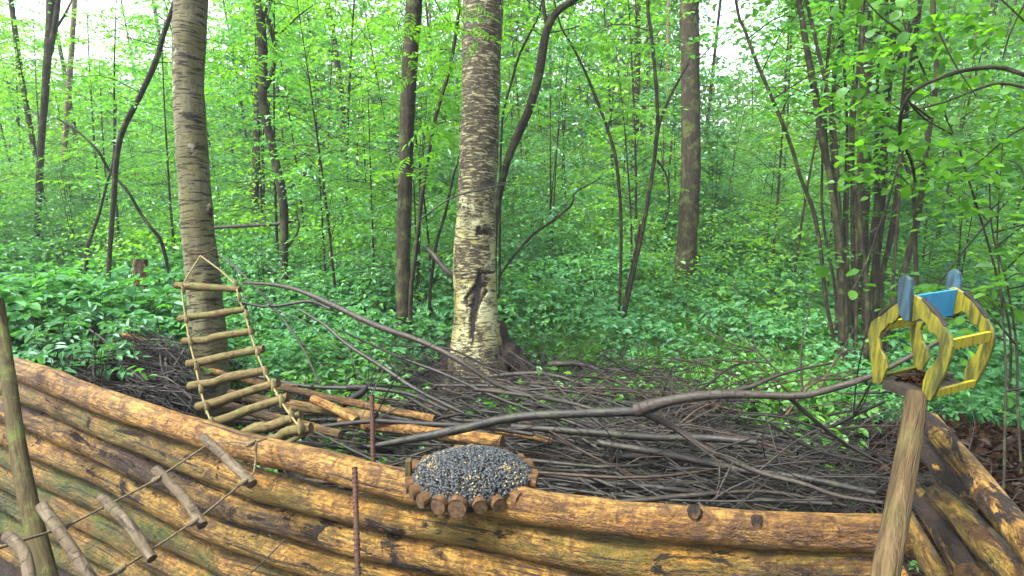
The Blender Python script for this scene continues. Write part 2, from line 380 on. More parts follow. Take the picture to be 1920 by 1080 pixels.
HAZE = True
M['leaf_low'] = leaf_mat('ground_leaf', (.036, .125, .034), (.070, .20, .045), (.050, .165, .075), .36, .013)
M['leaf_fern'] = leaf_mat('fern_leaf', (.040, .135, .012), (.075, .19, .014), (.045, .15, .026), .42, .025)
M['leaf_mid'] = leaf_mat('understory_leaf', (.050, .16, .026), (.085, .22, .032), (.065, .20, .085), .45, .03)
M['leaf_bright'] = leaf_mat('backlit_leaf', (.075, .20, .014), (.13, .275, .014), (.085, .23, .030), .52, .02)
M['leaf_hazel'] = leaf_mat('hazel_leaf', (.035, .11, .010), (.07, .175, .012), (.035, .11, .022), .55, .010)
M['leaf_cool'] = leaf_mat('shade_leaf', (.04, .12, .040), (.06, .165, .045), (.045, .14, .065), .38, .018)

# ------------------------------------------------------------------ leaves in bulk (numpy)
LV = np.array([[0, 0, 0], [.46, .33, .10], [.36, .72, .04], [0, 1, -.12], [-.36, .72, .04], [-.46, .33, .10]], float)
LQ = np.array([[0, 1, 2, 3], [0, 3, 4, 5]])
def add_leaves(mb, pos, d, nrm, length, wid, m=0, g=None):
    g = g or rng
    pos = np.asarray(pos); n = len(pos)
    if n == 0: return
    d = d / (np.linalg.norm(d, axis=1)[:, None] + 1e-9)
    x = np.cross(d, nrm); x /= np.linalg.norm(x, axis=1)[:, None] + 1e-9; z = np.cross(x, d)
    L = np.broadcast_to(length, (n,)); W = L * wid
    V = (pos[:, None] + x[:, None] * (LV[None, :, 0:1] * W[:, None, None]) + d[:, None] * (LV[None, :, 1:2] * L[:, None, None])
         + z[:, None] * (LV[None, :, 2:3] * L[:, None, None]))
    q = (LQ[None] + np.arange(n)[:, None, None] * 6).reshape(-1, 4)
    mb.add(V.reshape(-1, 3), q=q, a=np.repeat(g.random(n), 6), m=m)

def twig_leaves(mb, st, dr, ln, spacing=.05, ll=.07, wid=.6, side=55, droop=.25, tilt=.35, m=0, g=None, both=False, cross=False):
    """alternate leaves along many straight-ish twigs; blades lie near horizontal"""
    g = g or rng
    st, dr = np.asarray(st), np.asarray(dr); ln = np.asarray(ln)
    cnt = np.maximum(2, (ln / spacing).astype(int)); idx = np.repeat(np.arange(len(st)), cnt)
    k = np.concatenate([np.arange(c) for c in cnt]); u = (k + 1) / cnt[idx]
    D = dr[idx] / np.linalg.norm(dr[idx], axis=1)[:, None]
    pos = st[idx] + D * (u * ln[idx])[:, None]; pos[:, 2] -= droop * (u ** 2) * ln[idx]
    up = np.tile([0, 0, 1.], (len(idx), 1)) + g.normal(0, tilt, (len(idx), 3))
    lat = np.cross(D, up); lat /= np.linalg.norm(lat, axis=1)[:, None]
    sgn = np.where(k % 2 == 0, 1, -1)[:, None]; a = R(side) + g.normal(0, .2, len(idx)); a = np.where(u > .97, .1, a)
    for s_ in ((1, -1) if both else (1,)):
        d = D * np.cos(a)[:, None] + lat * sgn * s_ * np.sin(a)[:, None]; d[:, 2] -= .15 + g.normal(0, .12, len(idx))
        add_leaves(mb, pos, d, up, ll * g.uniform(.6, 1.15, len(idx)) * (np.sin(np.clip(u, .15, .9) * 3.14) * .35 + .7), wid, m, g)

# ------------------------------------------------------------------ ground
def make_ground():
    xs = np.concatenate([np.linspace(-70, -8, 32)[:-1], np.linspace(-8, 8, 161), np.linspace(8, 70, 32)[1:]])
    ys = np.concatenate([np.linspace(-20, 0, 10)[:-1], np.linspace(0, 10, 101), np.linspace(10, 120, 56)[1:]])
    X, Y = np.meshgrid(xs, ys); Z = G(X, Y)
    Z = Z + np.array([[mn.noise(Vector((x * 2.3, y * 2.3, 0))) * .03 if abs(x) < 9 and 0 < y < 11 else 0 for x in xs] for y in ys])
    nx, ny = len(xs), len(ys); i = np.arange(ny - 1)[:, None] * nx + np.arange(nx - 1)[None]
    q = np.stack([i, i + 1, i + nx + 1, i + nx], 2).reshape(-1, 4)
    mb = MB(); mb.add(np.stack([X, Y, Z], 2), q=q); o = mb.build('ground', M['soil']); o['kind'] = 'structure'
make_ground()

# ------------------------------------------------------------------ log wall
def wall_log(pts, r, col, label, off=0.0, seg=22, amp=.11):
    mb = MB(); tube(mb, [Pw(x, y, off) for x, y in pts], r, seg=seg, step=.016, amp=amp, freq=13, capm=1)
    o = mb.build('wall_log', [M['log'], M['end']], wall); o.color = tuple(col) + (1,)
    if label: o['label'] = label
    return o
wall = empty('log_fence', (*WA, 0), 'low fence of stacked peeled pine logs crossing the whole foreground', 'fence')
WL = [
 ([(24, 692), (90, 712), (150, 737), (301, 789), (397, 817), (483, 843), (617, 872), (700, 896), (840, 925), (1000, 951), (1190, 974), (1400, 992), (1640, 1000), (1700, 1000)], [.050] * 10 + [.048, .045, .043, .042], (.05, .32, .2), 'bright orange topmost log of the fence'),
 ([(20, 722), (81, 746), (215, 804), (376, 868), (483, 908), (617, 942), (700, 962), (920, 1000), (1190, 1048), (1640, 1066), (1700, 1066)], .053, (.62, .5, .15), None),
 ([(-10, 764), (81, 793), (215, 850), (376, 922), (483, 962), (617, 998), (700, 1018), (920, 1058), (1190, 1112), (1640, 1140)], .054, (.35, .62, .1), None),
 ([(-30, 792), (81, 840), (215, 896), (376, 975), (483, 1016), (617, 1056), (920, 1120), (1640, 1215)], .056, (.45, .5, .1), None),
 ([(-50, 822), (0, 843), (81, 886), (215, 944), (376, 1028), (483, 1072), (920, 1185), (1640, 1290)], .056, (1, .25, .1), None),
 ([(-60, 858), (0, 886), (81, 930), (215, 993), (376, 1080), (920, 1250)], .056, (1, .25, .1), None),
 ([(-60, 896), (0, 928), (81, 974), (215, 1042), (376, 1132), (700, 1260)], .055, (1, .25, .1), None),
 ([(-60, 936), (0, 970), (81, 1018), (215, 1092), (376, 1185)], .055, (1, .35, .1), None),
 ([(-60, 976), (0, 1012), (81, 1064), (215, 1142), (340, 1210)], .055, (1, .35, .1), None),
 ([(-60, 1016), (0, 1056), (81, 1110), (215, 1192)], .055, (1, .35, .1), None),
 ([(-60, 1060), (0, 1100), (120, 1180)], .055, (1, .35, .1), None)]
for i, (p, r, c, lb) in enumerate(WL): wall_log(p, r, c, lb, off=rng.uniform(-.006, .006))
for x, y in [(1302, 966), (1246, 992), (1202, 990), (560, 868), (330, 812), (120, 735), (960, 1012), (1420, 985), (700, 968), (520, 930), (300, 858), (840, 1048), (160, 868), (1340, 1072)]:
    c = Pw(x, y, -.034); mb = MB(); n3 = np.array([-WN[0], -WN[1], 0]); rk = rng.uniform(.009, .014)
    tube(mb, [c - n3 * .02, c - n3 * .002, c + n3 * .004], [rk * 1.6, rk * 1.25, rk * .75], seg=12, n=5, amp=.25, freq=40, capm=1); mb.build('knot', [M['log'], M['end']], wall)
# left post in front of the logs
mb = MB(); tube(mb, [P(-4, 560, 2.36), P(8, 640, 2.33), P(40, 880, 2.08), P(92, 1095, 1.90)], [.019, .022, .027, .030], seg=16, step=.03, amp=.12, capm=1)
tag(mb.build('fence_post', [M['post_old'], M['end']]), 'old mossy upright post at the left end of the log fence', 'post')
# right post
mb = MB(); tube(mb, [P(1719, 738, 1.33), P(1712, 790, 1.30), P(1688, 930, 1.20), P(1655, 1110, 1.10)], [.0215, .0225, .0235, .024], seg=18, step=.02, amp=.10, capm=1)
tag(mb.build('fence_post', [M['post'], M['end']]), 'bare brown round post that carries the yellow and blue bird feeder', 'post')
# leaning logs at the right
rw = empty('log_fence', P(1800, 1000, 1.3), 'short stack of rough logs leaning at the lower right behind the feeder post', 'fence')
for pts, r, c in [
    ([(1742, 792, 1.75), (1809, 872, 1.50), (1874, 954, 1.30), (1960, 1062, 1.12)], .040, (.35, .75, .2)),
    ([(1722, 830, 1.82), (1765, 880, 1.65), (1812, 950, 1.48)], .034, (.5, .85, .2)),
    ([(1760, 930, 1.52), (1850, 1020, 1.32), (1950, 1130, 1.16)], .042, (.7, .75, .2)),
    ([(1700, 905, 1.66), (1750, 970, 1.50), (1815, 1075, 1.32)], .034, (.5, .8, .3)),
    ([(1690, 960, 1.66), (1735, 1040, 1.50), (1780, 1120, 1.38)], .036, (.7, .5, .2)),
    ([(1830, 930, 1.62), (1890, 1000, 1.45), (1960, 1090, 1.30)], .034, (.5, .8, .3)),
    ([(1800, 1040, 1.46), (1880, 1130, 1.30)], .038, (.6, .5, .2))]:
    mb = MB(); tube(mb, [P(*p) for p in pts], r * .80, seg=20, step=.016, amp=.16, freq=9, capm=1)
    tag(mb.build('wall_log', [M['log'], M['end']], rw), col=c)

# rusty reinforcing bars
def rebar(pts, r, label):
    mb = MB(); V, c = tube(mb, pts, r, seg=8, step=.01)
    n = int(np.linalg.norm(np.diff(np.asarray(pts), axis=0), axis=1).sum() / .014)
    cc, _ = resample(pts, max(n, 2)); ax = np.asarray(pts[-1]) - pts[0]; ax /= np.linalg.norm(ax)
    for q in cc: tube(mb, [q - ax * .002, q + ax * .002], r * 1.22, seg=8, n=2)
    tag(mb.build('rusty_bar', M['rust']), label, 'metal bar')
rebar([P(697, 742, 2.25), P(700, 870, 2.12)], .0085, 'rusty ribbed bar standing behind the top log left of the seed tray')
rebar([P(665, 878, 1.745), P(672, 1120, 1.52)], .0075, 'rusty ribbed bar in front of the stacked logs')

# ------------------------------------------------------------------ ladders
def z1(x, y, z): return P(300 + x / 2.7, 450 + y / 2.7, z)
lad = empty('rope_ladder', z1(205, 80, 3.2), 'rope ladder of stick rungs slung from the grey trunk down to the top log', 'ladder')
RU = [((80, 230), (405, 250), 3.18, .022), ((100, 400), (435, 350), 3.08, .021), ((120, 515), (470, 462), 2.96, .021), ((140, 630), (525, 550), 2.83, .022),
      ((150, 745), (545, 660), 2.70, .023), ((190, 850), (600, 720), 2.57, .023), ((225, 940), (650, 795), 2.44, .022), ((410, 992), (715, 885), 2.32, .023),
      ((545, 1020), (765, 950), 2.20, .022)]
for a, b, z, r in RU:
    p, q = z1(*a, z), z1(*b, z - .04); mid = (p + q) / 2 + rng.normal(0, .008, 3)
    mb = MB(); tube(mb, [p, p * .7 + q * .3 + rng.normal(0, .005, 3), mid, q], [r, r * .95, r * .9, r * .85], seg=14, step=.02, amp=.2, freq=14, capm=1)
    mb.build('rung', [M['rung'], M['end']], lad)
mb = MB(); tube(mb, [z1(640, 1030, 2.16), z1(765, 962, 2.18)], .010, seg=8, amp=.2); mb.build('rung', [M['rung'], M['end']], lad)
ropeL = [(205, 80, 3.36), (130, 200, 3.22), (112, 250, 3.16), (130, 400, 3.05), (152, 520, 2.94), (180, 640, 2.81), (205, 760, 2.68), (232, 850, 2.55), (262, 930, 2.42)]
ropeR = [(205, 80, 3.36), (300, 150, 3.25), (378, 225, 3.16), (398, 290, 3.08), (432, 380, 3.02), (455, 465, 2.90), (490, 570, 2.78), (530, 670, 2.65), (570, 740, 2.52), (612, 815, 2.39), (660, 885, 2.27), (705, 945, 2.16)]
for rp in (ropeL, ropeR):
    mb = MB(); tube(mb, [z1(*p) for p in rp], .0046, seg=8, step=.02, amp=.35, freq=60)
    for (x, y, z) in rp[2:]:
        c = z1(x, y, z - .02); tube(mb, [c + [0, 0, -.030], c + [.006, 0, 0], c + [0, 0, .030]], [.005, .013, .005], seg=8, n=6, amp=.4, freq=60)
    mb.build('rope', M['rope'], lad)
# lower ladder inside the fence
lad2 = empty('rope_ladder', P(385, 838, 1.9), 'rope ladder with grey rungs hanging over the fence to the lower left', 'ladder')
RI = [((380, 820), (474, 908), 1.90, .0195), ((292, 880), (380, 985), 1.74, .018), ((190, 932), (285, 1048), 1.60, .0175), ((78, 948), (178, 1098), 1.48, .0175), ((14, 1005), (58, 1095), 1.38, .016)]
for a, b, z, r in RI:
    p, q = P(*a, z + .06), P(*b, z - .06)
    mb = MB(); tube(mb, [p, p * .5 + q * .5 + rng.normal(0, .006, 3), q], [r * .8, r * .78, r * .82], seg=16, step=.016, amp=.16, freq=14, capm=1)
    mb.build('rung', [M['rung_grey'], M['end']], lad2)
RA = [(386, 836, 1.94), (312, 886, 1.84), (292, 900, 1.79), (187, 955, 1.66), (122, 987, 1.58), (60, 1008, 1.50), (-20, 1034, 1.40)]
RB = [(481, 828, 1.93), (476, 885, 1.87), (455, 905, 1.84), (385, 962, 1.72), (361, 980, 1.68), (265, 1043, 1.56), (225, 1068, 1.50), (180, 1092, 1.46)]
RC = [(405, 830, 1.97), (440, 829, 1.93), (470, 832, 1.92), (500, 822, 1.97)]
for rp in (RA, RB, RC):
    mb = MB(); tube(mb, [P(*p) for p in rp], .0036, seg=8, step=.015, amp=.3, freq=60)
    for p in rp[2:-1:2]:
        c = P(p[0], p[1], p[2] - .02); tube(mb, [c + [-.018, 0, -.010], c, c + [.018, 0, .012]], [.004, .011, .004], seg=8, n=5)
    mb.build('rope', M['rope_dark'], lad2)
mb = MB(); tube(mb, [P(535, 1010, 1.72), P(505, 1042, 1.68), P(470, 1075, 1.62)], .0022, seg=5); tag(mb.build('twig', M['stick']), 'thin twig stuck between the lower logs', 'twig')

# ------------------------------------------------------------------ seed tray
TC = np.array([*P(885, 885, 1.78)]); TC[2] = .722
tr = empty('feeding_tray', TC, 'round tray rimmed with cut log slices, seeds heaped on it, on the top log', 'feeder')
mb = MB(); th = np.linspace(0, 2 * math.pi, 48, endpoint=False)
TY = .84
def disc(r0, z0): return np.stack([TC[0] + r0 * np.cos(th), TC[1] + TY * r0 * np.sin(th), np.full(48, z0)], 1)
rings = [disc(.155, .69), disc(.185, .692), disc(.185, .724), disc(.14, .735), disc(.07, .748)]
v = np.vstack(rings + [[[TC[0], TC[1], .752]], [[TC[0], TC[1], .69]]]); a = np.arange(48); b = (a + 1) % 48; q = []; t = []
for k in range(4): q += list(np.stack([k * 48 + a, k * 48 + b, (k + 1) * 48 + b, (k + 1) * 48 + a], 1))
t += list(np.stack([4 * 48 + a, 4 * 48 + b, np.full(48, 240)], 1)) + list(np.stack([b, a, np.full(48, 241)], 1))
mb.add(v, q=q, t=t); mb.build('tray_base', M['tray'], tr)
nr = 21
for k in range(nr):
    an = 2 * math.pi * (k + .35) / nr + rng.normal(0, .03); rad = rng.uniform(.0185, .025) + (.004 if k in (15,) else 0)
    ln = rng.uniform(.045, .06); ro = .205 + rng.normal(0, .004); d = np.array([math.cos(an), math.sin(an), rng.normal(0, .06)])
    c = np.array([TC[0], TC[1], .712 + rng.normal(0, .003)]) + d * [ro, ro * TY, 0]
    mb = MB(); tube(mb, [c - d * ln, c], rad, seg=16, n=4, amp=.07, capm=1)
    # bark ring proud of the sawn face
    tube(mb, [c - d * ln * .9, c + d * .0015], rad * 1.07, seg=16, n=3, caps=False, amp=.07)
    mb.build('log_slice', [M['slice_bark'], M['end']], tr)
mb = MB(); p = np.array([TC[0] - .205, TC[1] - .02, .725]); box(mb, p, (.016, 0, 0), (0, .03, 0), (0, 0, .05)); mb.build('block', M['post'], tr)

def seeds(name, n, mat, ln, wd, rmax, label, ring=False):
    mb = MB(); g = np.random.default_rng(3)
    ug = np.array([[1, 0, 0], [.5, .5, 0], [0, .6, .25], [-.5, .45, 0], [-1, 0, 0], [-.5, -.45, 0], [0, -.6, .25], [.5, -.5, 0], [0, 0, .45], [0, 0, -.3]])
    tri = []
    for k in range(8): tri += [[k, (k + 1) % 8, 8], [(k + 1) % 8, k, 9]]
    for _ in range(n):
        rr = rmax * math.sqrt(g.random()); an = g.uniform(0, 6.283)
        if ring: 
            if g.random() < .85: an = g.choice([-.55, -.35, 2.8, 3.3, -1.5, 1.8]) + g.normal(0, .2); rr = g.uniform(.11, .178)
        z = .755 + .022 * (1 - (rr / .19) ** 2) - .030 * (rr / .19) ** 4 + g.uniform(-.004, .004) + (.003 if ring else 0)
        yaw = g.uniform(0, 6.283); e = Matrix.Rotation(yaw, 3, 'Z') @ Matrix.Rotation(g.normal(0, .35), 3, 'Y') @ Matrix.Rotation(g.normal(0, .6), 3, 'X')
        s_ = g.uniform(.75, 1.15); v = (ug * [ln / 2 * s_, wd / 2 * s_ * 1.3, wd * s_ * .8]) @ np.array(e).T + [TC[0] + rr * math.cos(an), TC[1] + TY * rr * math.sin(an), z]
        mb.add(v, t=tri, tc=v + g.uniform(0, 1))
    return tag(mb.build(name, mat), label, 'seeds', kind='stuff')
seeds('sunflower_seeds', 3800, M['seed'], .0165, .0062, .186, 'heap of dark grey sunflower seeds on the round tray')
seeds('grain', 210, M['husk'], .010, .006, .178, 'pale yellow grain and husks scattered over the sunflower seeds', ring=True)

# ------------------------------------------------------------------ bird feeder house
def fz(x, y): return (1580 + x / 3.6, 500 + y / 3.6)
FH = P(1715, 742, 1.32)[2]
AL, AR, BL, BR = [Pg(*fz(*p), FH) for p in ((235, 775), (590, 890), (530, 705), (850, 815))]
uA = AR - AL; vv = ((BL - AL) + (BR - AR)) / 2; vv[2] = 0; nA = np.cross(uA, [0, 0, 1]); nA /= np.linalg.norm(nA)
def onA(x, y):
    r = ray(*fz(x, y)); t = (nA @ (AL - [0, 0, H])) / (nA @ r); return r * t + np.array([0, 0, H])
feed = empty('bird_feeder', (AL + BR) / 2, 'weathered yellow and blue wooden house shaped bird feeder on a post', 'bird feeder')
PR = [(203, 785), (205, 690), (188, 560), (176, 450), (200, 372), (250, 335), (290, 300), (330, 272), (400, 222), (440, 185), (480, 180), (540, 218), (600, 282), (660, 350), (697, 410),
      (738, 480), (750, 540), (738, 610), (705, 700), (665, 790), (625, 865), (600, 905), (545, 893), (540, 860), (548, 770), (575, 700), (625, 648), (652, 580), (655, 510), (630, 455),
      (600, 446), (580, 432), (572, 400), (562, 375), (530, 352), (500, 368), (475, 375), (435, 355), (410, 330), (388, 335), (366, 362), (345, 382), (314, 384), (300, 412), (266, 440),
      (252, 480), (264, 560), (300, 620), (312, 680), (290, 722), (274, 765), (262, 795)]
prof = [onA(*p) for p in PR]
plate('gable_frame', prof, nA, .010, M['yellow'], feed)
plate('gable_frame', [p + vv for p in prof], nA, .010, M['yellow'], feed)
# dark peeling roof edges
def strip(name, a, b, wv, hv, mat):
    mb = MB(); a, b = np.asarray(a), np.asarray(b); box(mb, a, b - a, wv, hv); return mb.build(name, mat, feed, smooth=False)
for sh in (0, 1):
    for seg in (((252, 328), (395, 214)), ((545, 214), (695, 400))):
        mb = MB(); q0, q1 = onA(*seg[0]) + vv * sh, onA(*seg[1]) + vv * sh
        tube(mb, [q0, (q0 + q1) / 2 + [0, 0, .002], q1], .0062, seg=7, step=.008, amp=.6, freq=50); mb.build('bark_edge', M['stick_dark'], feed)
nv = vv / np.linalg.norm(vv)
# ridge board between the gables
rt = onA(462, 190); rb_ = onA(462, 375); hgt = rt[2] - rb_[2]
mb = MB(); box(mb, rb_ + nA * 0 - uA / np.linalg.norm(uA) * .004 + nv * .007, vv - nv * .014, uA / np.linalg.norm(uA) * .008, (0, 0, hgt)); mb.build('ridge_board', M['blue'], feed, smooth=False)
# rounded finial planks
FIN = [(405, 120), (412, 78), (435, 58), (468, 56), (492, 85), (496, 160), (488, 250), (480, 360), (455, 366), (430, 345), (410, 290), (399, 210)]
fin = [onA(*p) - nv * .0135 for p in FIN]; plate('finial', fin, nA, .012, M['blue_grey'], feed)
plate('finial', [p + vv + nv * .027 for p in fin], nA, .012, M['blue_grey'], feed)
def scallop(base, dirv, drop, teeth, name, mat, th=.008):
    """rail with a scalloped lower edge: base top-left point, running along dirv"""
    pts = [base, base + dirv]; k = teeth * 4; low = []
    for i in range(k + 1):
        u = 1 - i / k; low.append(base + dirv * u + np.array([0, 0, -drop - .006 * abs(math.sin(u * teeth * math.pi))]))
    nr_ = np.cross(dirv, [0, 0, 1]); plate(name, [base] + [base + dirv] + low, nr_, th, mat, feed, bev=0)
eL = onA(215, 385); eR = onA(722, 495)
gp = nv * .0075
scallop(eL + gp, vv - 2 * gp, .017, 9, 'side_rail', M['yellow_clean'])
scallop(eR + gp, vv - 2 * gp, .020, 9, 'side_rail', M['yellow_clean'])
scallop(onA(618, 848) + gp + [0, 0, .004], vv - 2 * gp, .013, 8, 'side_rail', M['yellow_clean'])
scallop(onA(225, 738) + gp, vv - 2 * gp, .012, 8, 'side_rail', M['yellow'])
# tray floor and lips
fl = AL - [0, 0, .002]; un = uA / np.linalg.norm(uA)
mb = MB(); box(mb, fl + nv * .008 + un * .004, uA - un * .008, vv - nv * .016, (0, 0, .010)); mb.build('floor', M['tray'], feed, smooth=False)
for (p0, d0) in ((fl + un * .03 + vv - nv * .016, uA - un * .07),):
    mb = MB(); box(mb, fl + un * .02 - nv * .0145 + [0, 0, -.008], uA - un * .05, nv * .0075, (0, 0, .022)); mb.build('lip', M['tray'], feed, smooth=False)
    mb = MB(); box(mb, p0 + nv * .0085 + [0, 0, .0105], d0, nv * .007, (0, 0, .012)); mb.build('lip', M['tray'], feed, smooth=False)
mb = MB(); g = np.random.default_rng(5); n = 150
pos = fl + un * g.uniform(.03, np.linalg.norm(uA) - .04, n)[:, None] + nv * g.uniform(.03, np.linalg.norm(vv) - .03, n)[:, None] + np.array([0, 0, .012]) + np.array([0, 0, 1.]) * g.uniform(0, .01, n)[:, None]
add_leaves(mb, pos, g.normal(0, 1, (n, 3)) * [1, 1, .2], g.normal(0, .3, (n, 3)) + [0, 0, 1], g.uniform(.01, .025, n), .6)
tag(mb.build('debris', M['litter']), 'brown husks and dry scraps lying on the floor of the bird feeder', 'debris', kind='stuff')

# ------------------------------------------------------------------ trees
def in_poly(px, py, poly):
    poly = np.asarray(poly, float); ins = np.zeros(len(px), bool); j = len(poly) - 1
    for i in range(len(poly)):
        xi, yi = poly[i]; xj, yj = poly[j]
        with np.errstate(divide='ignore', invalid='ignore'):
            ins ^= ((yi > py) != (yj > py)) & (px < (xj - xi) * (py - yi) / (yj - yi) + xi)
        j = i
    return ins
def project(V):
    d = V - [0, 0, H]; z = d[:, 1] * cp - d[:, 2] * sp; y = d[:, 1] * sp + d[:, 2] * cp
    return 960 + F * d[:, 0] / z, 540 - F * y / z

def px_path(pts, z):
    """(px,py) or (px,py,z) control points to world"""
    return [P(p[0], p[1], p[2] if len(p) > 2 else z) for p in pts]
def to_ground(path):
    """extend the first point down to the soil"""
    p = np.array(path[0]); g = float(G(p[0], p[1])) - .06
    if p[2] > g + .03:
        d = (np.array(path[0]) - path[1]); d = d / max(abs(d[2]), .3) * .35; d[2] = 0
        path = [np.array([p[0] + d[0] * (p[2] - g), p[1] + d[1] * (p[2] - g), g])] + list(path)
    return path

def crown_mesh(stem, g, h0, n_br, blen, elev=(10, 45), twigs=7, tl=(.2, .45), spacing=.05, ll=.075, wid=.62, both=False, mat='leaf_mid', bark='sapling', br_r=.007, side=55):
    """branches off a stem path with side twigs carrying leaves; returns (wood MB, leaf MB)"""
    wood, lf = MB(), MB(); stem = np.asarray(stem)
    c, _ = resample(stem, 60) if len(stem) > 1 else (stem, None)
    st, dr, ln = [], [], []
    for b in range(n_br):
        u = h0 + (1 - h0) * (b + g.random()) / n_br; p = c[min(59, int(u * 59))]
        az = g.uniform(0, 6.283); el = R(g.uniform(*elev)); L = blen * g.uniform(.55, 1.1) * (1.15 - .75 * max(0, (u - h0)) / (1 - h0 + 1e-6))
        d = np.array([math.cos(az) * math.cos(el), math.sin(az) * math.cos(el), math.sin(el)])
        e = p + d * L; e[2] -= .12 * L; mid = p + d * L * .5 + np.array([0, 0, .06 * L])
        tube(wood, [p, mid, e], [br_r * (.5 + L * .5), br_r * .25], seg=4, n=6, caps=False)
        for k in range(twigs):
            v = .25 + .75 * (k + g.random() * .5) / twigs; q = p * (1 - v) ** 2 + 2 * mid * v * (1 - v) + e * v ** 2
            a = (1 if k % 2 else -1) * R(g.uniform(35, 70)) * (0 if k == twigs - 1 else 1)
            dd = np.array([d[0] * math.cos(a) - d[1] * math.sin(a), d[0] * math.sin(a) + d[1] * math.cos(a), g.normal(.02, .12)])
            st.append(q); dr.append(dd); ln.append(g.uniform(*tl) * (1.1 - .4 * v))
    if st: twig_leaves(lf, st, dr, ln, spacing, ll, wid, g=g, both=both, side=side)
    return wood, lf

def traced_tree(name, label, cat, pts, z, w, bark='sapling', crown=None, group=None, seed=1, extend=2.0, ground=True, seg=9, amp=.12, extra=()):
    """tree traced from base to top. pts bottom -> top in pixels, w = widths in px bottom -> top"""
    path = px_path(pts, z); zz = [p[2] if len(p) > 2 else z for p in pts]
    r = list(np.array(np.broadcast_to(w, (len(pts),)) if np.isscalar(w) else np.interp(np.linspace(0, 1, len(pts)), np.linspace(0, 1, len(w)), w)) * zz / F / 2 * [oc(p[0], 540) for p in pts] * .93)
    if ground:
        k = len(path); path = to_ground(path); r = [r[0] * 1.25] * (len(path) - k) + r
    if extend:
        d = np.array(path[-1]) - path[-2]; d /= np.linalg.norm(d); d = d * .6 + np.array([0, 0, .6]); path = list(path) + [np.array(path[-1]) + d * extend]; r = r + [r[-1] * .7]
    t = empty(name, path[0], label, cat, group)
    mb = MB(); tube(mb, path, r, seg=seg, step=.07, amp=amp, freq=8)
    for ep, ew in extra:
        ez = [p[2] if len(p) > 2 else z for p in ep]
        tube(mb, px_path(ep, z), list(np.linspace(ew[0], ew[1], len(ep)) * np.array(ez) / F / 2), seg=7, step=.06, amp=.1)
    if crown:
        g = np.random.default_rng(seed); cm = crown.pop('mat', 'leaf_mid'); wood, lf = crown_mesh(path, g, **crown)
        for v_, q_, tc_ in zip(wood.v, wood.q, wood.tc): pass
        if wood.n:
            off = mb.n; mb.v += wood.v; mb.tc += wood.tc; mb.a += wood.a; mb.q += [q_ + off for q_ in wood.q]; mb.qm += wood.qm; mb.n += wood.n
        mb.build('trunk', M[bark], t)
        if lf.n: lf.build('crown', M[cm], t, smooth=False)
    else: mb.build('trunk', M[bark], t)
    return t

# --- grey alder, left
def alder():
    cl = [(408, 860), (404, 800), (400, 760), (392, 650), (384, 560), (373, 450), (361, 310), (352, 150), (359, 0), (362, -200), (370, -420)]
    wd = np.array([74, 68, 64, 63, 61, 57, 55, 54, 57, 52, 46]); z = 3.5
    path = px_path(cl, z)
    t = empty('grey_alder', path[0], 'thick grey brown trunk with cracked bark that the rope ladder hangs from', 'tree')
    mb = MB(); tube(mb, path, list(wd * z / F / 2), seg=64, step=.012, amp=.10, freq=7)
    v = np.concatenate(mb.v); x, y = project(v); a = np.zeros(len(v)); front = v[:, 1] < 3.45
    for poly in ([(384, 375), (396, 380), (400, 420), (396, 452), (388, 440), (382, 410)], [(366, -5), (388, -5), (387, 30), (372, 38), (364, 20)], [(375, 105), (381, 130), (377, 150), (372, 130)]):
        a[in_poly(x, y, poly) & front] = 1
    mb.a = [a]; mb.v = [v]
    mb.build('trunk', M['alder'], t)
    g = np.random.default_rng(11)
    lo = MB()
    c = P(397, 392, 3.40); tube(lo, [c + [-.012, 0, .03], c + [0, -.02, .0], c + [-.008, 0, -.05]], [.008, .018, .006], seg=8, n=8, amp=.4, freq=30); lo.build('knot', M['trunk_brown'], t)
    top = path[-3:]; wood, lf = crown_mesh([top[0] + [0, 0, .3], top[-1] + [0, 0, 2.2]], g, 0.0, 16, 1.7, (5, 40), 8, (.3, .6), .07, .085); wood.build('branches', M['sapling'], t); lf.build('crown', M['leaf_bright'], t, smooth=False)
    mb = MB(); pts = [P(347, 468, 3.38), P(360, 475, 3.375), P(385, 474, 3.375), P(402, 466, 3.39), P(402, 462, 3.6), P(347, 464, 3.6), P(347, 468, 3.38)]
    tube(mb, pts, .004, seg=6, step=.02); tag(mb.build('wire_loop', M['rust']), 'dark wire loop tied round the grey trunk above the ladder', 'wire')
alder()

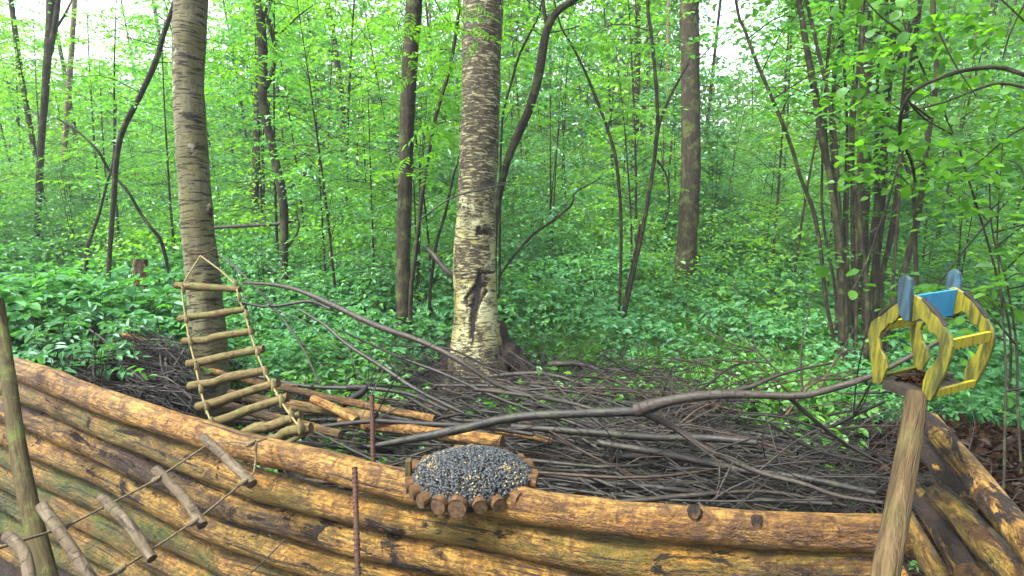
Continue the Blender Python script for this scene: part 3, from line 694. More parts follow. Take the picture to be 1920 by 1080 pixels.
# --- big birch, centre
def birch():
    z = 4.45
    cl = [(896, 735), (896, 700), (895, 660), (893, 600), (889, 500), (893, 400), (899, 250), (902, 120), (906, 0), (912, -250), (920, -480)]
    wd = np.array([116, 112, 100, 86, 79, 73, 73, 74, 76, 68, 60])
    path = px_path(cl, z)
    path[0] = np.array([path[0][0], path[0][1], float(G(path[0][0], path[0][1])) - .08])
    t = empty('old_birch', path[0], 'stout old birch with white peeling bark and a dark split scar', 'tree')
    zb = path[0][2]
    def disp(rr, th, s, c, N, B):
        hh = c[:, 2] - zb
        dirs = np.cos(th)[None, :, None] * N[:, None] + np.sin(th)[None, :, None] * B[:, None]
        az = np.arctan2(dirs[..., 1], dirs[..., 0])
        lob = .30 * np.exp(-((az - 0.15) / .33) ** 2) * 2.6 + .9 * np.exp(-(((az + 3.0 + math.pi) % (2 * math.pi) - math.pi) / .45) ** 2) + .5 * np.exp(-((az + 1.2) / .3) ** 2) + .35 * np.exp(-((az + 2.1) / .25) ** 2)
        return rr * (1 + lob * np.exp(-np.clip(hh - .02, 0, 9) / .13)[:, None] + .05 * np.sin(az * 7)[:, :] * np.exp(-hh / .3)[:, None])
    mb = MB(); tube(mb, path, list(wd * z / F / 2), seg=96, step=.012, amp=.07, freq=5, disp=disp)
    v = np.concatenate(mb.v); x, y = project(v); front = v[:, 1] < path[3][1] + .05
    wob = np.array([mn.fractal(Vector(p_) * 3.0, 1, 2, 3) for p_ in v]) * 28; y = y + wob
    a = np.interp(y, [-200, 60, 90, 225, 240, 330, 380, 420, 455, 640, 670, 700], [.62, .74, .95, .95, .70, .56, .47, .41, .38, .36, .46, 1.0])
    y = y - wob
    q = lambda pl: [(800 + p[0] / 2.7, 350 + p[1] / 2.7) for p in pl]
    rough = q([(120, 300), (250, 292), (352, 286), (345, 340), (325, 350), (290, 400), (270, 470), (180, 462), (130, 440)])
    m_ = in_poly(x, y, rough) & front; a[m_] = .80
    right = in_poly(x, y, [(918, 455), (940, 455), (945, 640), (925, 640)]) & front; a[right] = .24
    for sc_, val in ((q([(252, 205), (268, 200), (285, 222), (325, 222), (315, 245), (252, 246)]), 1.6),
                     (q([(262, 420), (280, 430), (345, 428), (345, 438), (282, 446), (284, 490), (302, 495), (308, 530), (280, 570), (262, 620), (250, 690), (240, 792), (222, 797), (216, 700), (220, 620), (196, 600), (186, 570), (215, 530), (240, 500), (252, 460)]), 1.6)):
        a[in_poly(x, y, sc_) & front] = val
    for ed in (q([(290, 505), (304, 520), (290, 555), (268, 585), (276, 540)]), q([(205, 565), (235, 540), (226, 590), (208, 600)])):
        a[in_poly(x, y, ed) & front] = .8
    # sink the scar into the trunk
    sc = (a > 1.5); ax = np.stack([np.interp(v[:, 2], [p[2] for p in path], [p[k] for p in path]) for k in (0, 1)], 1)
    v[sc, 0] = ax[sc, 0] + (v[sc, 0] - ax[sc, 0]) * .90; v[sc, 1] = ax[sc, 1] + (v[sc, 1] - ax[sc, 1]) * .90
    mb.v = [v]; mb.a = [a]
    mb.build('trunk', M['birch'], t)
    for pts, rr in (([(930, 605, 4.52), (942, 650, 4.50), (965, 690, 4.46), (1005, 726, 4.40), (1045, 745, 4.36)], (.05, .10, .12, .10, .05)), ([(918, 640, 4.42), (932, 690, 4.36), (950, 740, 4.30)], (.05, .07, .05)),
                    ([(862, 640, 4.50), (848, 675, 4.46), (822, 708, 4.40), (792, 735, 4.36)], (.05, .09, .10, .06)), ([(872, 668, 4.36), (858, 705, 4.32), (845, 745, 4.25)], (.045, .06, .045)), ([(890, 700, 4.28), (893, 720, 4.24), (896, 745, 4.18)], (.05, .06, .05)),
                    ([(960, 655, 4.60), (985, 700, 4.56), (1010, 735, 4.5)], (.05, .08, .06)), ([(838, 680, 4.56), (815, 715, 4.52), (800, 745, 4.5)], (.05, .08, .06))):
        r_ = MB(); tube(r_, px_path(pts, z), list(rr), seg=20, step=.014, amp=.55, freq=13); r_.build('root', M['fibre'], t)
    g = np.random.default_rng(21)
    wood, lf = crown_mesh([path[-2], path[-1] + [0, 0, 2.4]], g, 0.0, 18, 2.0, (0, 40), 9, (.3, .6), .07, .07, .75); wood.build('branches', M['sapling'], t); lf.build('crown', M['leaf_bright'], t, smooth=False)
birch()

# --- second row of trunks
K = lambda **k: dict(k)
traced_tree('slim_tree', 'straight dark trunk just left of the white birch', 'tree', [(757, 715), (757, 600), (756, 480), (759, 360), (764, 220), (770, 100), (777, 0), (782, -120)], 5.0, [34, 29, 29, 33, 36], 'trunk_brown',
            K(h0=.45, n_br=14, blen=1.0, elev=(5, 40), mat='leaf_mid'), seed=2, seg=20)
traced_tree('crooked_tree', 'dark crooked trunk with a twisting side stem left of centre', 'tree', [(533, 500), (534, 440), (531, 370), (518, 310), (505, 250), (492, 190), (494, 120), (490, 50), (484, 0), (480, -60)], 6.3, [17, 18, 19, 20, 17], 'trunk',
            K(h0=.5, n_br=14, blen=1.3, elev=(0, 40), mat='leaf_bright'), seed=3, seg=14, amp=.22,
            extra=[([(488, 178), (500, 162), (512, 130), (516, 90), (506, 50), (498, 20), (520, -10)], (10, 6)), ([(493, 180), (484, 170), (490, 158), (506, 152)], (8, 6)), ([(508, 40), (480, 15), (465, -10)], (5, 3)), ([(508, 55), (525, 62), (560, 30), (590, 8)], (4, 2)), ([(500, 180), (540, 182), (580, 200)], (4, 2)), ([(528, 360), (560, 340), (585, 310)], (6, 3)), ([(535, 470), (560, 430), (555, 395)], (5, 3))])
traced_tree('distant_tree', 'straight reddish trunk behind the crooked tree', 'tree', [(478, 450), (478, 380), (480, 280), (483, 190), (486, 60), (488, -40)], 9.5, [19, 16, 14], 'trunk_brown', K(h0=.4, n_br=12, blen=1.4, elev=(0, 40), mat='leaf_mid'), seed=4, seg=12)
traced_tree('leaning_sapling', 'thin trunk bending up to the right at the left of the frame', 'tree', [(199, 588), (203, 520), (208, 440), (214, 360), (219, 290), (232, 240), (262, 180), (290, 120), (308, 60), (325, 10), (340, -60)], 6.0, [9, 12, 13, 12, 9], 'sapling',
            K(h0=.45, n_br=16, blen=.9, elev=(-20, 30), mat='leaf_mid'), seed=5, extend=1.0)
traced_tree('tall_tree', 'tall trunk that forks at the upper left corner', 'tree', [(70, 440), (73, 370), (76, 290), (84, 180), (90, 100), (94, 30), (92, -60)], 9.0, [14, 17, 20], 'trunk', K(h0=.5, n_br=14, blen=1.5, elev=(0, 50), mat='leaf_mid'), seed=6, seg=12,
            extra=[([(92, 100), (102, 50), (108, 10), (112, -40)], (12, 8)), ([(100, 60), (120, 30), (135, 0)], (5, 3))])
traced_tree('distant_tree', 'pale reddish trunk far off at the left behind the forked tree', 'tree', [(115, 450), (119, 350), (122, 260), (130, 150), (136, 60), (140, -40)], 13.0, [14, 13, 12], 'trunk_far', K(h0=.5, n_br=12, blen=1.8, elev=(0, 50), mat='leaf_bright'), seed=7)
traced_tree('bowed_stem', 'thin bowed bough drooping to the right between the left trunks', 'branch', [(305, 462, 6.4), (285, 430, 6.3), (262, 398, 6.3), (240, 360, 6.2), (205, 320, 6.2), (185, 285, 6.1), (150, 250, 6.1), (108, 222, 6.1)], 6.2, [8, 7, 5], 'sapling', None, seed=8, extend=0)
traced_tree('leaning_pole', 'short thin stem leaning right near the left edge', 'tree', [(162, 478), (172, 440), (186, 400), (200, 345), (212, 300)], 7.2, [9, 7, 5], 'sapling', K(h0=.5, n_br=6, blen=.7), seed=9, extend=.6)
traced_tree('dark_tree', 'dark trunk curving right beside the white birch', 'tree', [(925, 560, 5.3), (926, 470), (930, 400), (940, 345), (952, 300), (968, 260), (992, 205), (1008, 150), (1018, 95), (1024, 60), (1042, 25), (1082, -5), (1130, -40)], 5.3, [13, 15, 18, 17, 11], 'trunk',
            K(h0=.55, n_br=14, blen=.9, elev=(0, 40), mat='leaf_bright'), seed=10, seg=12, extend=1.2, extra=[([(1026, 50), (1020, 20), (1016, -30)], (8, 6)), ([(1022, 62), (1050, 58), (1085, 50)], (3, 2))])
traced_tree('sapling', 'thin curving stem between the slim trunk and the birch', 'tree', [(770, 560), (776, 500), (785, 420), (792, 360), (802, 300), (812, 240), (822, 200), (840, 140), (852, 80), (860, 20), (864, -40)], 4.8, [9, 9, 8, 7], 'sapling', K(h0=.4, n_br=12, blen=.6, elev=(-10, 30), twigs=6, tl=(.14, .24), spacing=.022, ll=.045, wid=.32, both=True, mat='leaf_bright'), seed=11, extend=.8)
traced_tree('sapling', 'slender stem bending past the left side of the birch', 'tree', [(806, 560), (812, 500), (820, 450), (835, 400), (850, 330), (862, 290)], 5.2, [7, 6, 4], 'sapling', K(h0=.4, n_br=5, blen=.5), seed=12, extend=.3)
traced_tree('fallen_limb', 'grey fallen limb resting behind the left foot of the birch', 'branch', [(855, 520, 4.9), (835, 505, 4.9), (815, 480, 5.0), (800, 465, 5.1)], 5.0, [13, 10], 'stick_pale', None, extend=0, ground=False)
traced_tree('sapling', 'thin stem rising to the right close to the birch top', 'tree', [(938, 330), (940, 260), (944, 210), (960, 150), (975, 100), (1000, 50), (1012, 20)], 5.6, [5, 5, 4], 'sapling', K(h0=.5, n_br=6, blen=.6, mat='leaf_bright'), seed=13, extend=.4)
traced_tree('sapling', 'long thin stem bending left to right of the centre', 'tree', [(1160, 600), (1164, 500), (1164, 400), (1155, 300), (1140, 245), (1120, 190), (1095, 130), (1070, 80), (1052, 50)], 5.6, [6, 7, 6, 4], 'sapling', K(h0=.5, n_br=9, blen=.7, mat='leaf_bright'), seed=14, extend=.3)
traced_tree('forked_sapling', 'slender sapling with two stems right of centre', 'tree', [(1158, 632), (1170, 590), (1190, 500), (1205, 430), (1216, 370), (1228, 290), (1233, 220), (1228, 130), (1220, 50), (1214, -20)], 5.4, [10, 9, 8, 7], 'sapling', K(h0=.45, n_br=14, blen=.8, mat='leaf_mid'), seed=15,
            extra=[([(1165, 630), (1172, 560), (1185, 500), (1200, 420)], (6, 4)), ([(1228, 270), (1240, 220), (1262, 170), (1290, 120)], (7, 4)), ([(1232, 300), (1250, 330), (1255, 380), (1245, 420)], (4, 3))])
traced_tree('mossy_birch', 'thick mossy trunk right of centre with pale bark at its foot', 'tree', [(1282, 555), (1285, 500), (1292, 400), (1295, 300), (1295, 200), (1294, 80), (1292, -20)], 7.6, [46, 40, 38, 38], 'trunk_brown', K(h0=.45, n_br=16, blen=1.5, mat='leaf_bright'), seed=16, seg=22)
traced_tree('hazel_tree', 'tall smooth hazel stem right of centre', 'tree', [(1600, 720), (1583, 660), (1578, 560), (1577, 470), (1562, 370), (1552, 310), (1538, 250), (1528, 180), (1514, 100), (1502, 20), (1498, -60)], 4.4, [12, 14, 14, 13, 12], 'sapling', K(h0=.5, n_br=14, blen=.8, mat='leaf_hazel', ll=.09, wid=.75), seed=17, seg=12)
traced_tree('hazel_tree', 'thin hazel stem leaning left beside the tall hazel stem', 'tree', [(1572, 690), (1564, 640), (1548, 560), (1540, 480), (1525, 395), (1500, 330), (1482, 270), (1450, 190), (1420, 120), (1398, 60), (1380, 0)], 4.6, [8, 9, 8, 6], 'sapling', K(h0=.5, n_br=12, blen=.8, mat='leaf_mid'), seed=18, extend=1)
traced_tree('oak_trunk', 'thick brown trunk half hidden behind the hazel stems', 'tree', [(1600, 700), (1606, 640), (1612, 520), (1616, 400), (1620, 300), (1622, 180), (1624, 40), (1626, -40)], 5.9, [36, 32, 28, 26], 'trunk_brown', K(h0=.5, n_br=14, blen=1.2, mat='leaf_mid'), seed=19, seg=18)
traced_tree('hazel_tree', 'stout dark hazel stem that forks near the top right of the frame', 'tree', [(1625, 715), (1632, 620), (1643, 500), (1652, 400), (1658, 320), (1660, 250), (1668, 150), (1676, 60), (1680, -40)], 5.0, [15, 15, 14, 12], 'trunk', K(h0=.5, n_br=12, blen=.9, mat='leaf_hazel', ll=.09, wid=.75), seed=20, extra=[([(1655, 240), (1645, 180), (1650, 100)], (7, 5))])
traced_tree('hazel_tree', 'dark hazel stem behind the feeder leaning right towards the top', 'tree', [(1640, 735, 3.9), (1662, 620), (1686, 540), (1705, 470), (1722, 400), (1733, 320), (1742, 240), (1756, 150), (1757, 60), (1750, -20)], 3.7, [12, 15, 14, 13, 12], 'trunk', K(h0=.6, n_br=12, blen=.7, mat='leaf_hazel', ll=.085, wid=.75), seed=22, seg=12)
for i, (pts, z, w_, lb) in enumerate([
    ([(1655, 700), (1668, 600), (1676, 500), (1684, 400), (1688, 300), (1690, 215)], 4.3, [8, 7, 5], 'thin grey stem running up beside the leaning hazel stem'),
    ([(1590, 710), (1590, 560), (1589, 420), (1592, 300), (1598, 180), (1604, 80)], 4.9, [5, 5, 4], 'very thin upright stem next to the tall hazel stem'),
    ([(1720, 560, 3.4), (1716, 470, 3.4), (1712, 350, 3.3), (1688, 280, 3.3), (1690, 210, 3.2)], 3.3, [11, 9, 7], 'pale crooked stem above the blue feeder plank'),
    ([(1895, 640), (1872, 530), (1845, 430), (1820, 350), (1795, 270), (1765, 200), (1735, 140), (1700, 60), (1690, 0)], 3.4, [6, 5, 4], 'long thin stem slanting left at the right edge'),
    ([(1880, 960, 2.3), (1884, 800, 2.5), (1886, 690, 2.6), (1878, 560, 2.7), (1870, 440, 2.8)], 2.6, [6, 6, 4], 'thin upright stem with two round leaves at the right edge'),
    ([(1915, 900, 2.5), (1908, 760, 2.7), (1905, 640, 2.8), (1885, 520, 2.9), (1860, 430, 3.0)], 2.8, [6, 6, 4], 'thin stem close to the right border'),
    ([(1740, 560, 4.5), (1800, 480, 4.4), (1850, 420, 4.3), (1905, 360, 4.2), (1950, 300, 4.2)], 4.3, [4, 4, 3], 'thin branch slanting up to the right above the feeder')]):
    traced_tree('sapling', lb, 'tree', pts, z, w_, 'sapling', K(h0=.4, n_br=8, blen=.5, mat='leaf_hazel', ll=.07, wid=.75), seed=30 + i, extend=.4, ground=(i not in (2, 6)))

def hazel_clump():
    g = np.random.default_rng(70); b0 = P(1600, 715, 4.7); t = empty('hazel_clump', b0, 'tight clump of slender dark hazel stems rising left of the feeder', 'tree'); lf = MB()
    for i in range(13):
        x0 = 1562 + i * 8 + g.normal(0, 4); z = g.uniform(4.2, 5.2); x1 = x0 + (i - 6) * 7 + g.normal(0, 22); x2 = x1 + (i - 6) * 5 + g.normal(0, 25)
        path = to_ground(px_path([(x0, 705), (x0 + g.normal(0, 4), 560), ((x0 + x1) / 2 + g.normal(0, 6), 400), (x1, 220), (x2, 0), (x2 + (x2 - x1) * .4, -110)], z)); w0 = g.uniform(5, 13) * z / F / 2 * .85
        mb = MB(); tube(mb, path, [w0 * k for k in np.linspace(1.1, .5, len(path))], seg=9, step=.07, amp=.15)
        wood, l2 = crown_mesh(path, g, .55, 6, .55, (-5, 40), 5, (.15, .3), .05, .07, .72); off = mb.n; mb.v += wood.v; mb.tc += wood.tc; mb.a += wood.a; mb.q += [q + off for q in wood.q]; mb.qm += wood.qm; mb.n += wood.n
        mb.build('stem', M['sapling' if i % 3 else 'trunk'], t); off = lf.n; lf.v += l2.v; lf.tc += l2.tc; lf.a += l2.a; lf.q += [q + off for q in l2.q]; lf.qm += l2.qm; lf.n += l2.n
    lf.build('crown', M['leaf_mid'], t, smooth=False)
hazel_clump()

# --- arching hazel branch near the camera, each round leaf a part
def hazel_arch():
    t = empty('hazel_branch', P(1920, 135, 2.4), 'arching dark hazel branch with large round leaves at the upper right', 'branch')
    mb = MB(); z = 2.4
    paths = [([(1990, 165, 2.3), (1920, 140, 2.35), (1870, 126, 2.4), (1800, 134, 2.4), (1735, 158, 2.4), (1700, 185, 2.45), (1688, 225, 2.5), (1690, 262, 2.6), (1708, 300, 2.7), (1716, 340, 2.8)], (9, 5)),
             ([(1985, 185, 2.3), (1925, 165, 2.35), (1872, 156, 2.4), (1825, 170, 2.4), (1770, 192, 2.45), (1715, 206, 2.5), (1692, 216, 2.5)], (6, 3)),
             ([(1745, 222, 2.5), (1700, 188, 2.45)], (4, 4)),
             ([(1700, 185, 2.45), (1720, 210, 2.5), (1742, 228, 2.5)], (4, 3)),
             ([(1760, 60, 2.5), (1790, 120, 2.5), (1830, 180, 2.5)], (3, 2)),
             ([(1930, -10, 2.2), (1895, 60, 2.25), (1880, 110, 2.3)], (4, 2)),
             ([(1990, 210, 2.4), (1900, 250, 2.5), (1840, 300, 2.6), (1790, 330, 2.6)], (4, 2)),
             ([(1940, 60, 2.2), (1890, 10, 2.2), (1850, -20, 2.2)], (4, 2)),
             ([(1690, 60, 2.6), (1640, 20, 2.6), (1600, -30, 2.6)], (4, 2)),
             ([(1700, 260, 2.6), (1650, 420, 2.7), (1600, 540, 2.7), (1540, 552, 2.7), (1475, 545, 2.7)], (4, 2)),
             ([(1560, 480, 2.7), (1640, 430, 2.7), (1700, 370, 2.8)], (2, 2))]
    for pts, w_ in paths:
        zz = np.array([p[2] for p in pts]); tube(mb, px_path(pts, z), list(np.linspace(w_[0], w_[1], len(pts)) * zz / F / 2), seg=7, step=.04, amp=.15)
    mb.build('stem', M['trunk'], t)
    # leaf meshes: round, toothed-looking outline, folded and veined by shape
    metas = []
    for k in range(4):
        lm = MB(); nn = 9; g = np.random.default_rng(50 + k); rows = []
        for i in range(nn):
            v = i / (nn - 1); wdt = .45 * math.sin(math.pi * min(1, v * .93 + .05)) ** .62 * (1 + (.06 if i % 2 else -.04)) * (1 if v < .97 else .05)
            curl = -.22 * v * v
            rows += [(-wdt, v, curl + .10 * wdt), (-wdt * .5, v, curl + .03), (0, v, curl - .015), (wdt * .5, v, curl + .03), (wdt, v, curl + .10 * wdt)]
        q = [[i * 5 + j, i * 5 + j + 1, (i + 1) * 5 + j + 1, (i + 1) * 5 + j] for i in range(nn - 1) for j in range(4)]
        lm.add(np.array(rows) + g.normal(0, .008, (len(rows), 3)), q=q, a=.2 + .25 * k); metas.append(lm.mesh('leaf', M['leaf_hazel']))
    g = np.random.default_rng(60); spots = []
    fixed = [(1700, 60), (1690, 85), (1715, 70), (1640, 15), (1740, 30), (1840, 20), (1850, 42), (1838, 55), (1690, 265), (1700, 250), (1745, 300), (1770, 320), (1800, 345), (1835, 300), (1700, 350), (1735, 325),
             (1890, 745), (1892, 775), (1860, 330), (1850, 240), (1888, 260), (1795, 260), (1670, 150), (1655, 180), (1620, 190), (1600, 150), (1570, 210), (1905, 20), (1870, 65), (1545, 500), (1600, 545), (1628, 480), (1610, 510)]
    for x, y in fixed: spots.append((x, y, g.uniform(2.3, 2.8)))
    for _ in range(235):
        x = g.uniform(1560, 1930); y = g.uniform(-20, 350) ; spots.append((x, y, g.uniform(2.5, 3.3)))
    for i, (x, y, zz) in enumerate(spots):
        o = bpy.data.objects.new('leaf', metas[i % 4]); COL.objects.link(o); o.parent = t
        s_ = g.uniform(.036, .062); o.scale = (s_ * .95, s_, s_)
        o.location = Vector(P(x, y, zz)) - t.location
        o.rotation_euler = (g.normal(-.55, .5), g.normal(0, .4), g.uniform(0, 6.283))
hazel_arch()

# ------------------------------------------------------------------ young trees filling the wood, each a thing
def young_proto(i, name, label, h, n_br, blen, h0, mat, ll, wid, both=False, spacing=.05, stems=1, twigs=7, tl=(.22, .45)):
    g = np.random.default_rng(100 + i)
    t = empty(name, (0, 0, 0), label, 'tree', 'young trees filling the wood behind'); tr_, lf = MB(), MB()
    for s_ in range(stems):
        lean = g.normal(0, .10 * h / 3, 2); p0 = np.array([*(g.normal(0, .06, 2) * (stems > 1)), -.1])
        path = [p0, p0 + [lean[0] * .3, lean[1] * .3, h * .35], p0 + [lean[0] * .9, lean[1] * .9, h * .7], p0 + [lean[0] * 1.6, lean[1] * 1.6, h]]
        r = .0055 * h * (1 if stems == 1 else .75); tube(tr_, path, [r, r * .8, r * .5, r * .2], seg=7, step=.15, amp=.12)
        wood, l2 = crown_mesh(path, g, h0, n_br // stems, blen, (-5, 45), twigs, tl, spacing, ll, wid, both, br_r=.006)
        off = tr_.n; tr_.v += wood.v; tr_.tc += wood.tc; tr_.a += wood.a; tr_.q += [q + off for q in wood.q]; tr_.qm += wood.qm; tr_.n += wood.n
        off = lf.n; lf.v += l2.v; lf.tc += l2.tc; lf.a += l2.a; lf.q += [q + off for q in l2.q]; lf.qm += l2.qm; lf.n += l2.n
    tr_.build('trunk', M['sapling'], t); lf.build('crown', M[mat], t, smooth=False)
    return t
Y = [young_proto(0, 'bird_cherry', 'leafy young tree with layered mid green sprays in the wood', 4.2, 34, 1.15, .12, 'leaf_mid', .080, .55),
     young_proto(1, 'rowan', 'young rowan with feathery leaves in the wood', 3.8, 30, 1.0, .15, 'leaf_bright', .05, .34, True, .024, tl=(.16, .26), twigs=8),
     young_proto(2, 'hazel_bush', 'many stemmed hazel bush with broad leaves in the wood', 3.2, 36, 1.0, .15, 'leaf_cool', .095, .75, stems=4),
     young_proto(3, 'young_maple', 'pale green young tree with broad leaf layers in the wood', 5.2, 40, 1.3, .18, 'leaf_bright', .10, .8, spacing=.07),
     young_proto(4, 'low_shrub', 'low shrub with bluish green leaves in the wood', 1.5, 24, .65, .1, 'leaf_cool', .065, .6, stems=3, twigs=6, tl=(.15, .3))]
def scatter_young():
    g = np.random.default_rng(200); placed = []
    base_used = [False] * 5
    bands = [(5.6, 7.2, 17, (.55, .8), .9), (7.2, 9.5, 26, (.7, 1.0), 1.0), (9.5, 12.5, 34, (.85, 1.3), 1.1), (12.5, 17, 30, (1.2, 1.8), 1.3), (17, 24, 30, (1.6, 2.4), 1.6)]
    for (y0, y1, n, sc, sep) in bands:
        k = 0; tries = 0
        while k < n and tries < 4000:
            tries += 1; y = g.uniform(y0, y1); x = g.uniform(-.98, .98) * y
            px = 960 + F * x / y
            if y < 7.2 and (820 < px < 1560 or px < 480): continue   # open floor around the birch
            if y < 9.5 and 940 < px < 1250 and g.random() < .6: continue
            if any((x - a) ** 2 + (y - b) ** 2 < (sep * .75) ** 2 for a, b in placed): continue
            placed.append((x, y)); k += 1
            i = int(g.choice(5, p=[.3, .17, .2, .25, .08] if y > 7.2 else [.2, .2, .15, .1, .35]))
            s_ = g.uniform(*sc) * (.62 if y > 8.5 and (60 < px < 345 or 1310 < px < 1440) else 1); loc = (x, y, float(G(x, y))); rz = g.uniform(0, 6.28); s3 = (s_, s_, s_ * g.uniform(.9, 1.2))
            kind = ['young tree with layered mid green sprays', 'young rowan with feathery leaves', 'many stemmed hazel bush', 'pale green tree with broad leaves', 'low bluish green shrub'][i]
            where = 'at the far left' if px < 330 else 'between grey and slim trunks' if px < 760 else 'close behind the old birch' if px < 960 else 'right of the birch' if px < 1280 else 'behind the hazel stems' if px < 1650 else 'above the bird feeder'
            lb = ('near ' if y < 9.5 else 'deeper ' if y < 15 else 'distant ') + kind + ' ' + where
            Y[i]['label'] = lb if not base_used[i] else Y[i]['label']
            if not base_used[i]:
                base_used[i] = True; Y[i].location = loc; Y[i].rotation_euler = (0, 0, rz); Y[i].scale = s3
            else: copy_thing(Y[i], loc, rz, s3, lb)
scatter_young()

# ------------------------------------------------------------------ stuff by geometry nodes
def gn_instances(name, proto, pos, rot, scl, label, cat):
    me = bpy.data.meshes.new(name); n = len(pos); me.vertices.add(n); me.vertices.foreach_set('co', np.asarray(pos, float).ravel())
    a = me.attributes.new('rot', 'FLOAT_VECTOR', 'POINT'); a.data.foreach_set('vector', np.asarray(rot, float).ravel())
    a = me.attributes.new('scl', 'FLOAT', 'POINT'); a.data.foreach_set('value', np.asarray(scl, float))
    o = link(name, me); tag(o, label, cat, kind='stuff')
    ng = bpy.data.node_groups.new(name, 'GeometryNodeTree')
    ng.interface.new_socket('Geometry', in_out='INPUT', socket_type='NodeSocketGeometry'); ng.interface.new_socket('Geometry', in_out='OUTPUT', socket_type='NodeSocketGeometry')
    N = ng.nodes; gi, go = N.new('NodeGroupInput'), N.new('NodeGroupOutput')
    ip = N.new('GeometryNodeInstanceOnPoints'); ob = N.new('GeometryNodeObjectInfo'); ob.inputs['Object'].default_value = proto
    mp = N.new('GeometryNodeMeshToPoints')
    ra = N.new('GeometryNodeInputNamedAttribute'); ra.data_type = 'FLOAT_VECTOR'; ra.inputs[0].default_value = 'rot'
    sa = N.new('GeometryNodeInputNamedAttribute'); sa.data_type = 'FLOAT'; sa.inputs[0].default_value = 'scl'
    L = ng.links.new
    L(gi.outputs[0], mp.inputs[0]); L(mp.outputs[0], ip.inputs['Points']); L(ob.outputs['Geometry'], ip.inputs['Instance'])
    L(ra.outputs[0], ip.inputs['Rotation']); L(sa.outputs[0], ip.inputs['Scale']); L(ip.outputs[0], go.inputs[0])
    o.modifiers.new('scatter', 'NODES').node_group = ng
    return o
def proto_obj(name, mb, mat, smooth=False):
    me = mb.mesh(name, mat, smooth); return bpy.data.objects.new(name, me)

def herb_proto(i, nst=5, h=.28, ll=.06, wid=.6, mat='leaf_low'):
    """clump of goutweed-like herbs: stalks with three times three leaflets"""
    g = np.random.default_rng(300 + i); mb = MB(); pos, dr, nm = [], [], []
    for s_ in range(nst):
        b = np.array([*g.normal(0, .12, 2), 0]); top = b + [*g.normal(0, .05, 2), h * g.uniform(.6, 1.1)]
        tube(mb, [b, top], .0018, seg=3, n=2, caps=False); a0 = g.uniform(0, 6.28)
        for k in range(3):
            a = a0 + k * 2.1 + g.normal(0, .2); d = np.array([math.cos(a), math.sin(a), .12]); c = top + d * .05
            for j, s2 in enumerate((-1, 0, 1)):
                aa = a + s2 * 1.0; dd = np.array([math.cos(aa), math.sin(aa), -.1 + g.normal(0, .12)]); pos.append(c); dr.append(dd); nm.append(np.array([0, 0, 1]) + g.normal(0, .45, 3))
    add_leaves(mb, np.array(pos), np.array(dr), np.array(nm), ll * g.uniform(.7, 1.2, len(pos)), wid, g=g)
    return proto_obj('herb', mb, M[mat])
def fern_proto(i, nfr=6, h=.3, mat='leaf_fern'):
    g = np.random.default_rng(330 + i); mb = MB(); st, dr, ln = [], [], []
    for k in range(nfr):
        a = k * 6.28 / nfr + g.normal(0, .3); e = g.uniform(.5, 1.1); d = np.array([math.cos(a) * math.cos(e), math.sin(a) * math.cos(e), math.sin(e)])
        st.append(np.array([*g.normal(0, .03, 2), 0])); dr.append(d); ln.append(h * g.uniform(.7, 1.2))
    twig_leaves(mb, st, dr, ln, .014, .055, .22, g=g, both=True, side=70, droop=.6, tilt=.3)
    return proto_obj('fern', mb, M[mat])
def grass_proto(i):
    g = np.random.default_rng(360 + i); mb = MB(); n = 46
    b = np.concatenate([g.normal(0, .08, (n, 2)), np.zeros((n, 1))], 1); d = g.normal(0, .35, (n, 3)) + [0, 0, .9]
    add_leaves(mb, b, d, g.normal(0, 1, (n, 3)), g.uniform(.12, .28, n), .06, g=g); d[:, 2] *= .2
    add_leaves(mb, b + d * .08 + [0, 0, .14], d, g.normal(0, .3, (n, 3)) + [0, 0, 1], g.uniform(.05, .12, n), .16, g=g)
    return proto_obj('grass', mb, M['leaf_fern'])

def scatter(n, xr, yr, accept, seed, power=1.0):
    """points over the floor, denser near the camera"""
    g = np.random.default_rng(seed); out = []
    while len(out) < n:
        m = n * 2; y = yr[0] + (yr[1] - yr[0]) * g.random(m) ** power; x = g.uniform(-1, 1, m) * np.minimum(y * 1.05 + .3, xr)
        ok = accept(x, y, g.random(m)); out += list(zip(x[ok], y[ok]))
    xy = np.array(out[:n]); return np.column_stack([xy, G(xy[:, 0], xy[:, 1]) - .02]), g
def clump(pos, i):
    c = np.array([mn.noise(Vector((p[0] * .9, p[1] * .9, i * 3.1))) for p in pos]); return np.clip(1 + c * 1.3, .5, 2.0) * np.clip(1 + (pos[:, 1] - 5) * .05, 1, 1.5)
def wall_y(x): return (WN @ WA - WN[0] * x) / WN[1]
def pxof(x, y): return 960 + F * x / (y * cp + H * sp)
def free(x, y):
    """off the brush pile, the litter mound and the inside of the fence"""
    px = pxof(x, y)
    pile = (px > 330) & (px < 1560) & (y < 3.9 + .35 * np.sin(x * 2)) 
    pileL = (px > 130) & (px <= 330) & (y < 3.3)
    lit = (px >= 1480) & (y < 3.05)
    trunk = ((x + .22) / .85) ** 2 + ((y - 3.9) / .85) ** 2 < 1
    return ~(pile | pileL | lit | trunk) & (y > wall_y(x) + .35)
for i in range(4):
    pos, g = scatter(3600, 12, (2.8, 15), lambda x, y, r: free(x, y) & ((pxof(x, y) < 900) | (r < .16)), 400 + i, 1.25)
    n = len(pos); gn_instances('undergrowth', herb_proto(i, 8, (.24, .30, .18, .27)[i], (.042, .05, .036, .045)[i]), pos, np.column_stack([g.normal(0, .22, (n, 2)), g.uniform(0, 6.28, n)]), g.uniform(.7, 1.2, n) * clump(pos, i),
                               'carpet of low leafy green herbs over the forest floor', 'ground cover')
